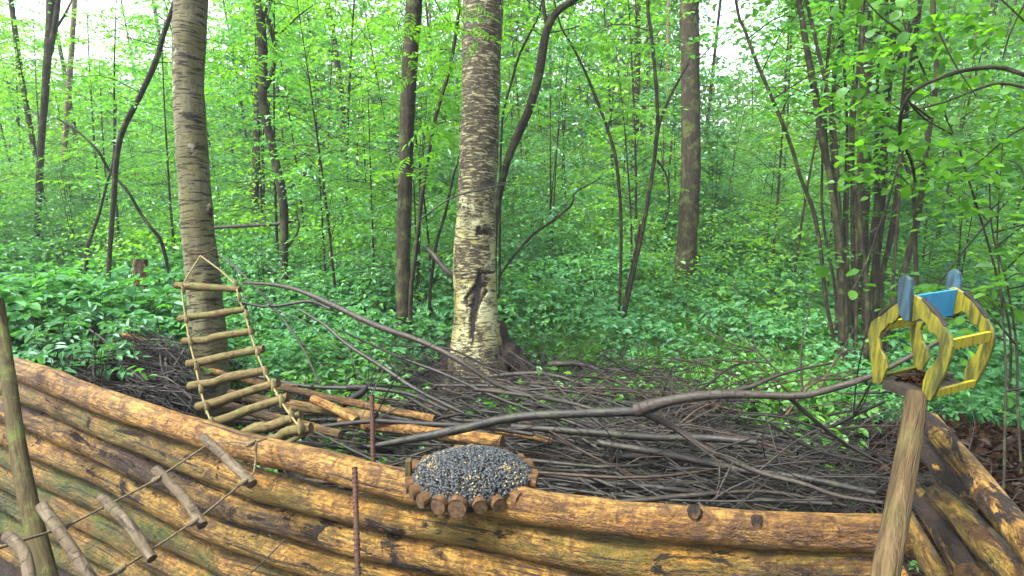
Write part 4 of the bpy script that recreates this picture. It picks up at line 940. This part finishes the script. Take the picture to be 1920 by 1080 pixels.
for i in range(3):
    pos, g = scatter(4600, 12, (3.4, 13), lambda x, y, r: free(x, y) & ((pxof(x, y) > 880) | (r < .2)), 430 + i, 1.2)
    n = len(pos); gn_instances('ferns', fern_proto(i, 7, (.26, .34, .22)[i]), pos, np.column_stack([g.normal(0, .15, (n, 2)), g.uniform(0, 6.28, n)]), g.uniform(.6, 1.15, n) * clump(pos, i + 5), 'low feathery ferns right of the birch', 'ground cover')
pos, g = scatter(3500, 12, (3.6, 13), lambda x, y, r: free(x, y) & ((pxof(x, y) > 940) | (r < .1)), 450, 1.2)
n = len(pos); gn_instances('grass', grass_proto(0), pos, np.column_stack([g.normal(0, .1, (n, 2)), g.uniform(0, 6.28, n)]), g.uniform(.6, 1.2, n), 'soft green grass between the ferns', 'ground cover')

# far wood that reads as one mass
def spray_proto(i, mat, ll):
    g = np.random.default_rng(500 + i); mb = MB(); st, dr, ln = [], [], []
    for k in range(9):
        a = g.uniform(0, 6.28); st.append(g.normal(0, .3, 3) * [1, 1, .35]); dr.append(np.array([math.cos(a), math.sin(a), g.normal(0, .2)])); ln.append(g.uniform(.4, .8))
    twig_leaves(mb, st, dr, ln, .09, ll, .7, g=g, tilt=.5); return proto_obj('spray', mb, M[mat])
g = np.random.default_rng(520)
for i, (mat, n) in enumerate((('leaf_bright', 5200), ('leaf_mid', 4200))):
    y = g.uniform(19, 38, n); x = g.uniform(-1.05, 1.05, n) * y; z = g.uniform(0, 1, n) ** .9 * (y * .52 + 1.0) + .2
    keep = np.array([mn.fractal(Vector((a * .22, b * .12, c * .3)), 1, 2, 2) for a, b, c in zip(x, y, z)]) > -.18 + .5 * np.array([((960 + F * a / b < 520) | (abs(960 + F * a / b - 1350) < 90)) & (c > b * .22) for a, b, c in zip(x, y, z)]) + .30 * np.clip((z - y * .22) / (y * .25), -.3, 1)
    pos = np.column_stack([x, y, z])[keep]; n = len(pos)
    gn_instances('far_woodland', spray_proto(i, mat, .13), pos, np.column_stack([g.normal(0, .2, (n, 2)), g.uniform(0, 6.28, n)]), g.uniform(1.2, 2.4, n), 'distant mass of bright green foliage closing the view', 'woodland')
for i in range(20):
    y = g.uniform(13, 34); x = g.uniform(-1, 1) * y; r = g.uniform(.05, .13); hh = y * .45 + 3
    mb = MB(); tube(mb, [(x, y, -.1), (x + g.normal(0, .15), y, hh * .4), (x + g.normal(0, .4), y, hh)], [r, r * .8, r * .5], seg=8, step=.5, amp=.1)
    tag(mb.build('trunk', M['trunk_far' if i % 3 == 0 else 'trunk_brown']), 'slim bare trunk standing deep in the wood', 'tree', 'bare trunks deep in the wood')

# ------------------------------------------------------------------ brush pile
def stick_thing(pts, rad, mat, label, cat='branch', group=None, seg=7, amp=.18, name='branch', forks=(), step=.05):
    mb = MB(); tube(mb, pts, rad, seg=seg, step=step, amp=amp, freq=12, capm=1)
    for fp, fr in forks: tube(mb, fp, fr, seg=5, step=.06, amp=.1)
    return tag(mb.build(name, [mat, M['end']]), label, cat, group)
def pth(pts): return [P(*p) for p in pts]
def pr(wpx, z): return wpx * z / F / 2
stick_thing(pth([(690, 838, 2.35), (780, 822, 2.32), (870, 803, 2.28), (960, 783, 2.2), (1060, 776, 2.15), (1195, 771, 2.1)]), [pr(8, 2.3), pr(16, 2.3), pr(18, 2.2), pr(17, 2.2), pr(17, 2.1), pr(18, 2.1)], M['stick'],
            'long dark bent branch crossing above the brushwood from the tray to the feeder', seg=14, forks=[(pth([(900, 798, 2.26), (960, 806, 2.2), (1010, 797, 2.18)]), (.006, .003))])
stick_thing(pth([(1192, 769, 2.10), (1260, 750, 2.04), (1340, 740, 2.0), (1420, 740, 1.95), (1500, 742, 1.9), (1570, 726, 1.85), (1640, 702, 1.8), (1700, 672, 1.76), (1760, 640, 1.75)]), [pr(26, 2.1), pr(20, 2.), pr(17, 2.), pr(14, 2.), pr(13, 1.9), pr(13, 1.8), pr(11, 1.8), pr(9, 1.8), pr(6, 1.7)], M['stick_pale'],
            'pale knobbly branch reaching right into the bird feeder', seg=16,
            forks=[(pth([(1330, 740, 2.0), (1400, 728, 2.05), (1470, 700, 2.1), (1560, 680, 2.15)]), (.011, .004)), (pth([(1480, 745, 1.92), (1530, 790, 1.95), (1590, 835, 2.0), (1650, 868, 2.05)]), (.009, .005)), (pth([(1505, 735, 1.9), (1502, 650, 1.9), (1515, 590, 1.9), (1522, 560, 1.9)]), (.004, .0015))])
BR = [
 ([(455, 530, 3.5), (520, 535, 3.4), (575, 550, 3.3), (640, 580, 3.2), (710, 612, 3.1), (790, 640, 3.0), (860, 675, 2.9), (930, 720, 2.85), (1000, 745, 2.8)], (4, 10, 12, 10, 8), 'stick_pale', 'grey branch slanting down right from the ladder past the birch foot'),
 ([(425, 560, 3.3), (500, 575, 3.3), (580, 565, 3.3), (620, 580, 3.2)], (3, 6, 6), 'stick', 'dark twiggy branch pointing left at the ladder'),
 ([(560, 580, 3.1), (610, 610, 3.0), (650, 645, 2.9), (720, 690, 2.8), (780, 730, 2.7), (870, 775, 2.6)], (5, 7, 8, 6), 'stick', 'brown branch running down right in front of the slim trunk'),
 ([(640, 620, 3.0), (750, 670, 3.0), (830, 700, 2.9), (930, 745, 2.8), (1020, 780, 2.7), (1120, 840, 2.5), (1180, 885, 2.4)], (4, 6, 6, 5), 'stick', 'long thin branch slanting down to the right below the birch'),
 ([(890, 730, 2.7), (990, 742, 2.65), (1080, 758, 2.6), (1160, 785, 2.5)], (8, 8, 5), 'stick_pale', 'tan barked stick lying just below the birch roots'),
 ([(1195, 770, 2.1), (1260, 800, 2.1), (1330, 845, 2.05), (1420, 885, 2.0), (1500, 905, 1.9), (1570, 930, 1.85), (1655, 943, 1.8)], (12, 11, 10, 9, 9, 7), 'stick_pale', 'grey branch curving down right to the feeder post'),
 ([(1440, 790, 2.2), (1520, 840, 2.2), (1590, 860, 2.2), (1650, 870, 2.2)], (6, 7, 6), 'stick', 'reddish stick poking out over the leaf litter'),
 ([(1550, 805, 2.6), (1600, 780, 2.5), (1660, 752, 2.4)], (8, 5), 'stick_dark', 'dark stub slanting up left of the feeder post'),
 ([(960, 800, 2.5), (1100, 810, 2.4), (1220, 820, 2.35), (1330, 822, 2.3), (1420, 830, 2.2)], (12, 14, 15, 12), 'stick', 'thick dark branch lying level in the middle of the brushwood'),
 ([(1120, 830, 2.3), (1240, 850, 2.2), (1380, 880, 2.1), (1500, 895, 2.0), (1640, 925, 1.9)], (14, 15, 14, 12), 'stick', 'thick mossy branch low in the brushwood at the right'),
 ([(1020, 890, 2.2), (1120, 905, 2.15), (1240, 915, 2.0), (1400, 935, 1.95), (1560, 945, 1.85)], (10, 12, 11, 9), 'stick_dark', 'dark branch lying right behind the top log'),
 ([(480, 705, 3.2), (580, 725, 3.1), (690, 728, 3.0), (770, 740, 2.9), (840, 770, 2.7)], (6, 8, 8, 6), 'stick', 'grey stick resting on the orange logs'),
 ([(600, 800, 2.6), (700, 790, 2.55), (800, 795, 2.5), (900, 800, 2.4), (1000, 815, 2.3)], (8, 10, 10, 8), 'stick_dark', 'blackish stick behind the rusty bar'),
 ([(640, 760, 2.9), (690, 727, 3.0), (650, 728, 3.0)], (14, 12), 'stick_dark', 'short charred stub above the orange logs'),
 ([(400, 470, 4.2), (440, 500, 4.0), (500, 560, 3.7), (560, 640, 3.4), (600, 720, 3.1)], (3, 4, 4), 'stick', 'thin twig curving down from the alder'),
 ([(1180, 870, 2.3), (1130, 800, 2.5), (1080, 760, 2.6), (1010, 690, 2.9)], (4, 4, 3), 'stick', 'thin twig rising left over the brushwood'),
 ([(1460, 700, 2.4), (1420, 660, 2.6), (1360, 640, 2.9), (1290, 600, 3.2)], (3, 3, 2), 'stick', 'thin twig leaning left above the pale branch'),
 ([(390, 428, 6.6), (450, 424, 6.6), (520, 420, 6.6), (560, 410, 6.6)], (6, 7, 5), 'stick_pale', 'pale fallen stem level behind the grey trunk'),
 ([(935, 520, 4.6), (965, 478, 4.7), (1000, 440, 4.75), (1035, 415, 4.8), (1072, 384, 4.9), (1078, 362, 4.9), (1125, 335, 5.0)], (5, 5, 2), 'trunk', 'dark limb slanting up right from behind the birch'),
 ([(790, 410, 4.3), (850, 370, 4.25), (935, 348, 4.2), (960, 335, 4.3)], (3, 3, 2), 'stick', 'thin twig crossing in front of the birch trunk')]
for pts, w_, mt, lb in BR:
    zz = np.array([p[2] for p in pts]); ww = np.interp(np.linspace(0, 1, len(pts)), np.linspace(0, 1, len(w_)), w_)
    g2 = np.random.default_rng(len(lb)); wp = np.array(pth(pts)); fk = []
    for k in range(4):
        i0 = g2.integers(1, len(wp) - 1); d = wp[i0] - wp[i0 - 1]; d /= np.linalg.norm(d); L_ = g2.uniform(.15, .5)
        e = wp[i0] + (d + g2.normal(0, .5, 3)) * L_; fk.append(([wp[i0], (wp[i0] + e) / 2 + g2.normal(0, .02, 3), e], (.0035, .0012)))
    stick_thing(pth(pts), list(ww * zz / F / 2), M[mt], lb, seg=9, forks=fk)
# peeled poles behind the fence
for pts, r, c, lb in [
    ([(430, 704, 3.1), (600, 742, 2.95), (815, 786, 2.7)], .019, (.1, .45, .4), 'long peeled pole with dark bark lying topmost behind the fence'),
    ([(430, 740, 2.95), (560, 762, 2.85), (705, 782, 2.7)], .026, (.4, .2, .5), 'pale greenish pole behind the rusty bar'),
    ([(586, 748, 2.75), (625, 765, 2.7), (668, 790, 2.6)], .021, (0, .1, 0), 'short bright orange split billet behind the fence'),
    ([(640, 790, 2.7), (780, 808, 2.5), (942, 829, 2.35)], .028, (.05, .45, .1), 'reddish sawn pole whose cut end shows behind the tray'),
    ([(380, 690, 3.3), (470, 715, 3.2), (560, 728, 3.1)], .017, (.1, .8, .3), 'dark barked pole end beside the alder'),
    ([(930, 806, 2.5), (980, 815, 2.45), (1035, 827, 2.4)], .014, (0, .3, 0), 'small reddish sawn stick right of the tray'),
    ([(420, 760, 2.8), (520, 785, 2.7), (640, 815, 2.55)], .022, (.4, .5, .3), 'mossy pole low behind the ladder rungs')]:
    mb = MB(); tube(mb, pth(pts), r, seg=16, step=.02, amp=.16, freq=10, capm=1)
    tag(mb.build('peeled_pole', [M['log'], M['end']]), lb, 'log', col=c)

def brush():
    g = np.random.default_rng(77)
    wd3 = np.array([-WD[0], -WD[1], 0.])      # towards the right
    def top(x, y):
        u = (x + 1.9) / 4.2
        dy = y - (wall_y(x) + .45)
        return np.clip(.62 + (x + .7) * .3, .42, 1) * np.clip(.62 - .15 * np.clip(dy, 0, 3), .08, .62) * np.clip(1.45 - .5 * abs(x - .3) / 2.0, .3, 1)
    n = 0
    bulk = MB()
    while n < 1900:
        solo = n < 170
        x = g.uniform(-1.9, 1.95); y = wall_y(x) + .16 + (2.3 if solo else 2.0) * g.random() ** 1.2
        if pxof(x, y) > 1600 or (abs(pxof(x, y) - 900) < 190 and y > 3.35) or (pxof(x, y) < 520 and y > 2.75): continue
        L_ = g.uniform(.7, 2.0) if solo else g.uniform(.35, 1.3); a = g.normal(.10, .22 if solo else .38); d = np.array([wd3[0] * math.cos(a) - wd3[1] * math.sin(a), wd3[0] * math.sin(a) + wd3[1] * math.cos(a), g.normal(0, .055)])
        h = top(x, y) * g.uniform(.35, 1.0) ** .7 * (1 if solo else .92); c = np.array([x, y, h]); p, q = c - d * L_ / 2, c + d * L_ / 2
        if wall_y(q[0]) + .12 > q[1]: q = c + d * L_ * .12
        if wall_y(p[0]) + .12 > p[1]: p = c - d * L_ * .12
        if pxof(q[0], q[1]) > 1680: continue
        nrm = np.array([-d[1], d[0], 0]); k = g.normal(0, .075, 4) * min(1, L_)
        pts = [p, p * .66 + q * .34 + nrm * k[0] + [0, 0, k[1] * .5], p * .33 + q * .67 + nrm * k[2] + [0, 0, k[3] * .5], q]
        for z_ in pts: z_[2] = max(z_[2], .03)
        r = float(np.clip(g.lognormal(-4.6, .5), .004, .024)) if solo else g.uniform(.0025, .0085)
        mb = MB() if solo else bulk; tube(mb, pts, [r, r * .85, r * .7, r * .4], seg=6 if solo else 5, step=.09 if solo else .14, amp=.18 if solo else 0, capm=1 if solo else None)
        for _ in range(g.integers(1, 4) if solo else g.integers(0, 2)):
            f = g.uniform(.3, .9); b = p * (1 - f) + q * f; e = b + (d * .8 + g.normal(0, .45, 3)) * g.uniform(.15, .45); e[2] = max(e[2], .03); tube(mb, [b, (b + e) / 2 + g.normal(0, .012, 3), e], [r * .45, r * .2], seg=4, step=.08)
        if solo:
            mk = str(g.choice(['stick', 'stick_dark', 'stick_pale', 'stick_brown'], p=[.32, .2, .2, .28])); pc = pxof(c[0], c[1])
            lb = ('thick ' if r > .011 else 'slender ' if r > .006 else 'thin ') + {'stick': 'dark grey', 'stick_dark': 'blackish', 'stick_pale': 'pale grey', 'stick_brown': 'brown'}[mk] + ' dead branch in the brushwood ' + \
                ('below the ladder' if pc < 560 else 'behind the rusty bar' if pc < 780 else 'behind the seed tray' if pc < 1040 else 'right of the seed tray' if pc < 1330 else 'next to the leaf litter') + (', front edge' if y < wall_y(x) + .8 else ', back edge' if y > wall_y(x) + 1.6 else ', in the middle')
            tag(mb.build('branch', [M[mk], M['end']]), lb, 'branch', 'dead branches in the brushwood heap')
        n += 1
    tag(bulk.build('brushwood', M['stick']), 'dense bed of small dead branches filling the brushwood heap', 'brushwood', kind='stuff')
    for i in range(44):
        px, py = g.uniform(930, 1560), g.uniform(700, 850); z = 3.1 - (py - 690) / 170 * .8; L_ = g.uniform(90, 230); sgn = g.choice([-1, 1]); up = g.uniform(10, 90)
        pts = [P(px, py, z), P(px + sgn * L_ * .4, py - up * .7, z + .05), P(px + sgn * L_ * .8, py - up * .8, z + .1), P(px + sgn * L_, py - up * .55 + g.normal(0, 20), z + .15)]
        r = g.uniform(.003, .0075); mb = MB(); tube(mb, pts, [r, r * .8, r * .5, r * .25], seg=6, step=.05, amp=.15, capm=1)
        for f in (1, 2):
            e = pts[f] + g.normal(0, .12, 3) + [sgn * .12, 0, .05]; tube(mb, [pts[f], (pts[f] + e) / 2 + [0, 0, .02], e], [r * .4, r * .15], seg=4, step=.06)
        pl = 'below the birch roots' if px < 1080 else 'above the long pale branch' if px < 1300 else 'near the leaf litter'
        tag(mb.build('branch', [M['stick_brown' if i % 3 else 'stick_dark'], M['end']]), ('thick ' if r > .0055 else 'thin ') + 'dead branch arching to the ' + ('right ' if sgn > 0 else 'left ') + pl, 'branch', 'dead branches arching over the brushwood heap')
    # fine twigs
    tw = MB()
    for _ in range(1700):
        x = g.uniform(-1.9, 1.9); y = wall_y(x) + .15 + 2.2 * g.random() ** 1.2
        if pxof(x, y) > 1650: continue
        L_ = g.uniform(.15, .6); a = g.normal(.1, .8); d = np.array([wd3[0] * math.cos(a) - wd3[1] * math.sin(a), wd3[0] * math.sin(a) + wd3[1] * math.cos(a), g.normal(0, .2)])
        c = np.array([x, y, top(x, y) * g.uniform(.1, 1.05)]); e = c + d * L_
        if wall_y(e[0]) + .1 > e[1]: continue
        tube(tw, [c, (c + e) / 2 + g.normal(0, .02, 3), e], [g.uniform(.0012, .003), .0009], seg=4, n=5, caps=False)
    for _ in range(900):   # upright whips
        x = g.uniform(-1.5, 1.9); y = wall_y(x) + .8 + 2.1 * g.random(); a = g.uniform(0, 6.28); c = np.array([x, y, top(x, y) * .7])
        d = np.array([math.cos(a) * .8, math.sin(a) * .3, g.uniform(.05, .55)]); L_ = g.uniform(.25, .9); e = c + d * L_
        tube(tw, [c, (c + e) / 2 + [0, 0, .08 * L_] + g.normal(0, .03, 3), e], [.0028, .0009], seg=4, n=7, caps=False)
    tag(tw.build('fine_twigs', M['stick_dark']), 'tangle of fine dead twigs through the brushwood heap', 'twigs', kind='stuff')
    # left heap of dark twigs
    tw = MB()
    for _ in range(900):
        px, py = g.uniform(175, 338), g.uniform(645, 770); c = P(px, py, 2.75 + (790 - py) / 140 * .45 + g.normal(0, .06)); a = g.normal(-.5, .5)
        d = np.array([math.cos(a) * .8, math.sin(a) * .5, g.normal(-.12, .25)]); L_ = g.uniform(.15, .5)
        p0, p1 = c - d * L_ / 2, c + d * L_ / 2
        if p1[1] < wall_y(p1[0]) + .12: continue
        tube(tw, [p0, c + g.normal(0, .02, 3), p1], [g.uniform(.002, .0045), .0012], seg=4, n=5, caps=False)
    tag(tw.build('twig_heap', M['stick_dark']), 'dark heap of thin twigs between the bank and the grey trunk', 'twigs', kind='stuff')
    for i in range(60):
        px, py = g.uniform(170, 320), g.uniform(645, 750); c = P(px, py, 2.7 + (790 - py) / 140 * .42); a = g.normal(-.45, .6); d = np.array([math.cos(a) * .8, math.sin(a) * .5, g.normal(-.15, .15)]); L_ = g.uniform(.4, .9)
        if (c + d * L_ / 2)[1] < wall_y((c + d * L_ / 2)[0]) + .12: continue
        r = g.uniform(.004, .008); mb = MB(); tube(mb, [c - d * L_ / 2, c + g.normal(0, .025, 3), c + d * L_ / 2], [r, r * .5], seg=6, step=.06, amp=.15, capm=1)
        tag(mb.build('branch', [M['stick' if i % 2 else 'stick_pale'], M['end']]), 'thin stick on the dark twig heap left of the grey trunk', 'branch', 'sticks on the twig heap at the left')
brush()

# shrub layer that reads as one mass between the young trees
g = np.random.default_rng(530)
for i, (mat, ll, n) in enumerate((('leaf_mid', .075, 4200), ('leaf_cool', .07, 2600), ('leaf_bright', .08, 5200))):
    y = 5.6 + 13 * g.random(n) ** .9; x = g.uniform(-1.02, 1.02, n) * y; z = g.random(n) ** 1.5 * (.05 + .19 * (y - 4)) + .15
    cl = np.array([mn.noise(Vector((a * .5, b * .5, i * 7.3))) for a, b in zip(x, y)]); k = (cl > -.22 + .35 * (y < 7.5)) & ~((pxof(x, y) > 900) & (pxof(x, y) < 1600) & (y < 9) & (g.random(n) < .7)) & ~((np.abs(pxof(x, y) - 1080) < 120) & (y < 7))
    pos = np.column_stack([x, y, z + G(x, y)])[k]; n = len(pos)
    gn_instances('shrub_layer', spray_proto(10 + i, mat, ll), pos, np.column_stack([g.normal(0, .15, (n, 2)), g.uniform(0, 6.28, n)]), g.uniform(.6, 1.1, n), 'leafy shrub layer growing between the trees', 'undergrowth')
# herbs pushing up through the brushwood
x = g.uniform(-1.7, 2.6, 2400); y = wall_y(x) + .35 + 2.4 * g.random(2400); k = mn and np.array([mn.noise(Vector((a * 2.2, b * 2.2, 3))) > .14 for a, b in zip(x, y)]) & (pxof(x, y) < 1520) & (pxof(x, y) > 430) & ~((np.abs(pxof(x, y) - 900) < 190) & (y > 3.3))
x, y = x[k], y[k]; n = len(x)
gn_instances('sprouting_herbs', herb_proto(9, 5, .26, .045, mat='leaf_fern'), np.column_stack([x, y, G(x, y) + np.where(y > wall_y(x) + 1.3, 0.06, .02)]), np.column_stack([g.normal(0, .2, (n, 2)), g.uniform(0, 6.28, n)]), g.uniform(.7, 1.2, n), 'green herbs showing through gaps in the brushwood', 'ground cover')

# rowan bough hanging at the top, each compound leaf a part
def rowan_bough():
    global rng
    g = np.random.default_rng(540); metas = []
    for k in range(3):
        lm = MB(); tube(lm, [(0, 0, 0), (0, .09, .01), (0, .19, -.02)], [.0016, .0007], seg=4, n=6)
        twig_leaves(lm, [np.zeros(3)], [np.array([0, 1., 0])], [.19], .025, .062, .30, g=g, both=True, side=66, droop=.1, tilt=.12); metas.append(lm.mesh('leaf', M['leaf_bright'], False))
    for name_lab, stem, spots in (
        ('bright rowan bough with feathery leaves hanging beside the birch top', [(760, -120, 3.9), (800, -30, 3.8), (840, 40, 3.7), (880, 60, 3.6)],
         [(800, 10), (815, 45), (790, 60), (830, 85), (800, 110), (820, 150), (795, 180), (850, 20), (885, 5), (905, 35), (900, 70), (880, 50), (845, 130), (785, 225), (770, 20), (840, 190), (930, 10), (870, -10)] + [(g.uniform(765, 860), g.uniform(-10, 310)) for _ in range(26)]),
        ('small bright leafy bough beside the crooked tree top', [(520, -60, 5.0), (500, 40, 4.9), (470, 110, 4.9)],
         [(470, 50), (500, 85), (460, 95), (485, 110), (530, 60), (545, 40), (520, 100), (445, 70)])):
        t = empty('rowan_bough', P(*stem[0]), name_lab, 'branch'); mb = MB(); tube(mb, px_path(stem, 1), [.006, .002], seg=6); mb.build('stem', M['sapling'], t)
        for i, (x, y) in enumerate(spots):
            o = bpy.data.objects.new('leaf', metas[i % 3]); COL.objects.link(o); o.parent = t; o.location = Vector(P(x, y, stem[1][2] - .1 + g.uniform(-.2, .2))) - t.location
            o.rotation_euler = (g.normal(-.5, .3), g.normal(0, .3), g.uniform(-2.4, 2.4)); o.scale = (1.15, 1.15, 1.15) if i % 2 else (.9, .9, .9)
rowan_bough()

# leaf litter: mound at the right, scattered over the pile floor, bank at the left
def litter_proto():
    g = np.random.default_rng(88); mb = MB(); n = 14
    add_leaves(mb, g.normal(0, .05, (n, 3)) * [1, 1, .25], g.normal(0, 1, (n, 3)) * [1, 1, .5], g.normal(0, .7, (n, 3)) + [0, 0, .8], g.uniform(.035, .075, n), .65, g=g); return proto_obj('dead_leaves', mb, M['litter'])
g = np.random.default_rng(89); LP = litter_proto()
n = 2600; y = g.uniform(1.9, 3.5, n); x = g.uniform(1.1, 3.6, n); k = (pxof(x, y) > 1440) ; x, y = x[k], y[k]; n = len(x)
gn_instances('leaf_litter', LP, np.column_stack([x, y, G(x, y) + g.uniform(0, .03, n)]), g.uniform(0, 6.28, (n, 3)) * [.1, .1, 1], g.uniform(.6, 1.1, n), 'mound of brown dead leaves behind the feeder post', 'leaf litter')
n = 2200; x = g.uniform(-3.6, 2.4, n); y = wall_y(x) + g.uniform(.1, 3.2, n)
gn_instances('leaf_litter', LP, np.column_stack([x, y, G(x, y) + .01]), g.uniform(0, 6.28, (n, 3)) * [.1, .1, 1], g.uniform(.5, .9, n), 'dead leaves on the soil under the brushwood and on the bank', 'leaf litter')
# dark spent fern stalks
for i in range(34):
    px = g.uniform(960, 1290) if i < 26 else g.uniform(640, 800); py = g.uniform(655, 745); p = Pg(px, py, 0.0); hh = g.uniform(.10, .22); mb = MB()
    tube(mb, [p, p + [g.normal(0, .02), 0, hh]], [.004, .004], seg=5, n=3)
    for k in range(10):
        z_ = hh * (.35 + .065 * k); a = k * 2.4; tube(mb, [p + [0, 0, z_], p + [math.cos(a) * .018, math.sin(a) * .018, z_ + .03]], [.005, .0025], seg=4, n=2)
    tag(mb.build('fern_stalk', M['fibre']), 'dark spent fern stalk standing among the low ferns', 'plant', 'spent fern stalks right of the birch')
# broken snag at the left
mb = MB(); V, c = tube(mb, [P(262, 566, 6.2), P(263, 525, 6.2), P(264, 486, 6.2)], [.085, .07, .06], seg=18, step=.03, amp=.3, freq=6)
tag(mb.build('snag', [M['log']]), 'short broken orange brown snag standing in the herbs at the left', 'stump', col=(.1, .7, 0))

mb = MB(); tube(mb, pth([(205, 628, 3.35), (260, 640, 3.3), (325, 668, 3.2)]), [.03, .034, .028], seg=14, step=.02, amp=.4, freq=14, capm=1)
tag(mb.build('rotten_log', [M['log'], M['end']]), 'rotten orange log lying on the bank above the twig heap', 'log', col=(0, .5, 0))
# leafy plants on the left bank
def bank_plants():
    BL = ['behind the left post top, middle height of the bank', 'on the bank crest well left of the rotten log', 'on the bank left of the rotten log', 'just above the left end of the rotten log', 'growing over the middle of the rotten log',
          'drooping towards the top fence log near the left post', 'highest beside the left post top', 'at the right end of the rotten log', 'far back on the bank above the left post', 'far back on the bank behind the rotten log',
          'lowest, on the top fence log', 'lowest, against the left edge of the twig heap', 'between the top fence log and the twig heap', 'above the top fence log nearest the left post']
    g = np.random.default_rng(91)
    for i, (px, py, z) in enumerate([(60, 625, 3.1), (110, 600, 3.2), (160, 640, 3.0), (200, 610, 3.3), (240, 625, 3.3), (120, 665, 2.95), (30, 590, 3.3), (280, 650, 3.3), (60, 560, 3.6), (170, 560, 3.7), (130, 700, 2.85), (180, 700, 2.8), (150, 690, 2.9), (90, 680, 2.9)]):
        b = P(px, py + 60, z); b[2] = max(b[2], .1); mb = MB(); lf = MB(); st, dr, ln = [], [], []
        for k in range(7):
            a = g.uniform(0, 6.28); top = b + [math.cos(a) * .08, math.sin(a) * .08, g.uniform(.14, .28)]; tube(mb, [b, top], [.003, .002], seg=4, n=3)
            st.append(top); dr.append(np.array([math.cos(a), math.sin(a), .1])); ln.append(g.uniform(.12, .22))
        twig_leaves(lf, st, dr, ln, .03, .06, .5, g=g, both=True, side=60)
        t = empty('leafy_plant', b, 'leafy plant with bluish green leaflets ' + BL[i], 'plant', 'leafy plants on the left bank'); mb.build('stem', M['sapling'], t); lf.build('leaves', M['leaf_cool'], t, smooth=False)
bank_plants()

if HAZE:
    mb = MB(); lo, hi = np.array([-75., -25, -1.5]), np.array([75., 60, 22]); box(mb, lo, (hi - lo) * [1, 0, 0], (hi - lo) * [0, 1, 0], (hi - lo) * [0, 0, 1])
    m = bpy.data.materials.new('haze'); m.use_nodes = True; m.node_tree.nodes.clear(); o_ = m.node_tree.nodes.new('ShaderNodeOutputMaterial'); v_ = m.node_tree.nodes.new('ShaderNodeVolumePrincipled')
    v_.inputs['Color'].default_value = (.92, .97, 1, 1); v_.inputs['Density'].default_value = .0017; m.node_tree.links.new(v_.outputs[0], o_.inputs['Volume'])
    hz = mb.build('haze', m, smooth=False); tag(hz, 'thin bright morning haze between the trees', 'haze', kind='stuff')
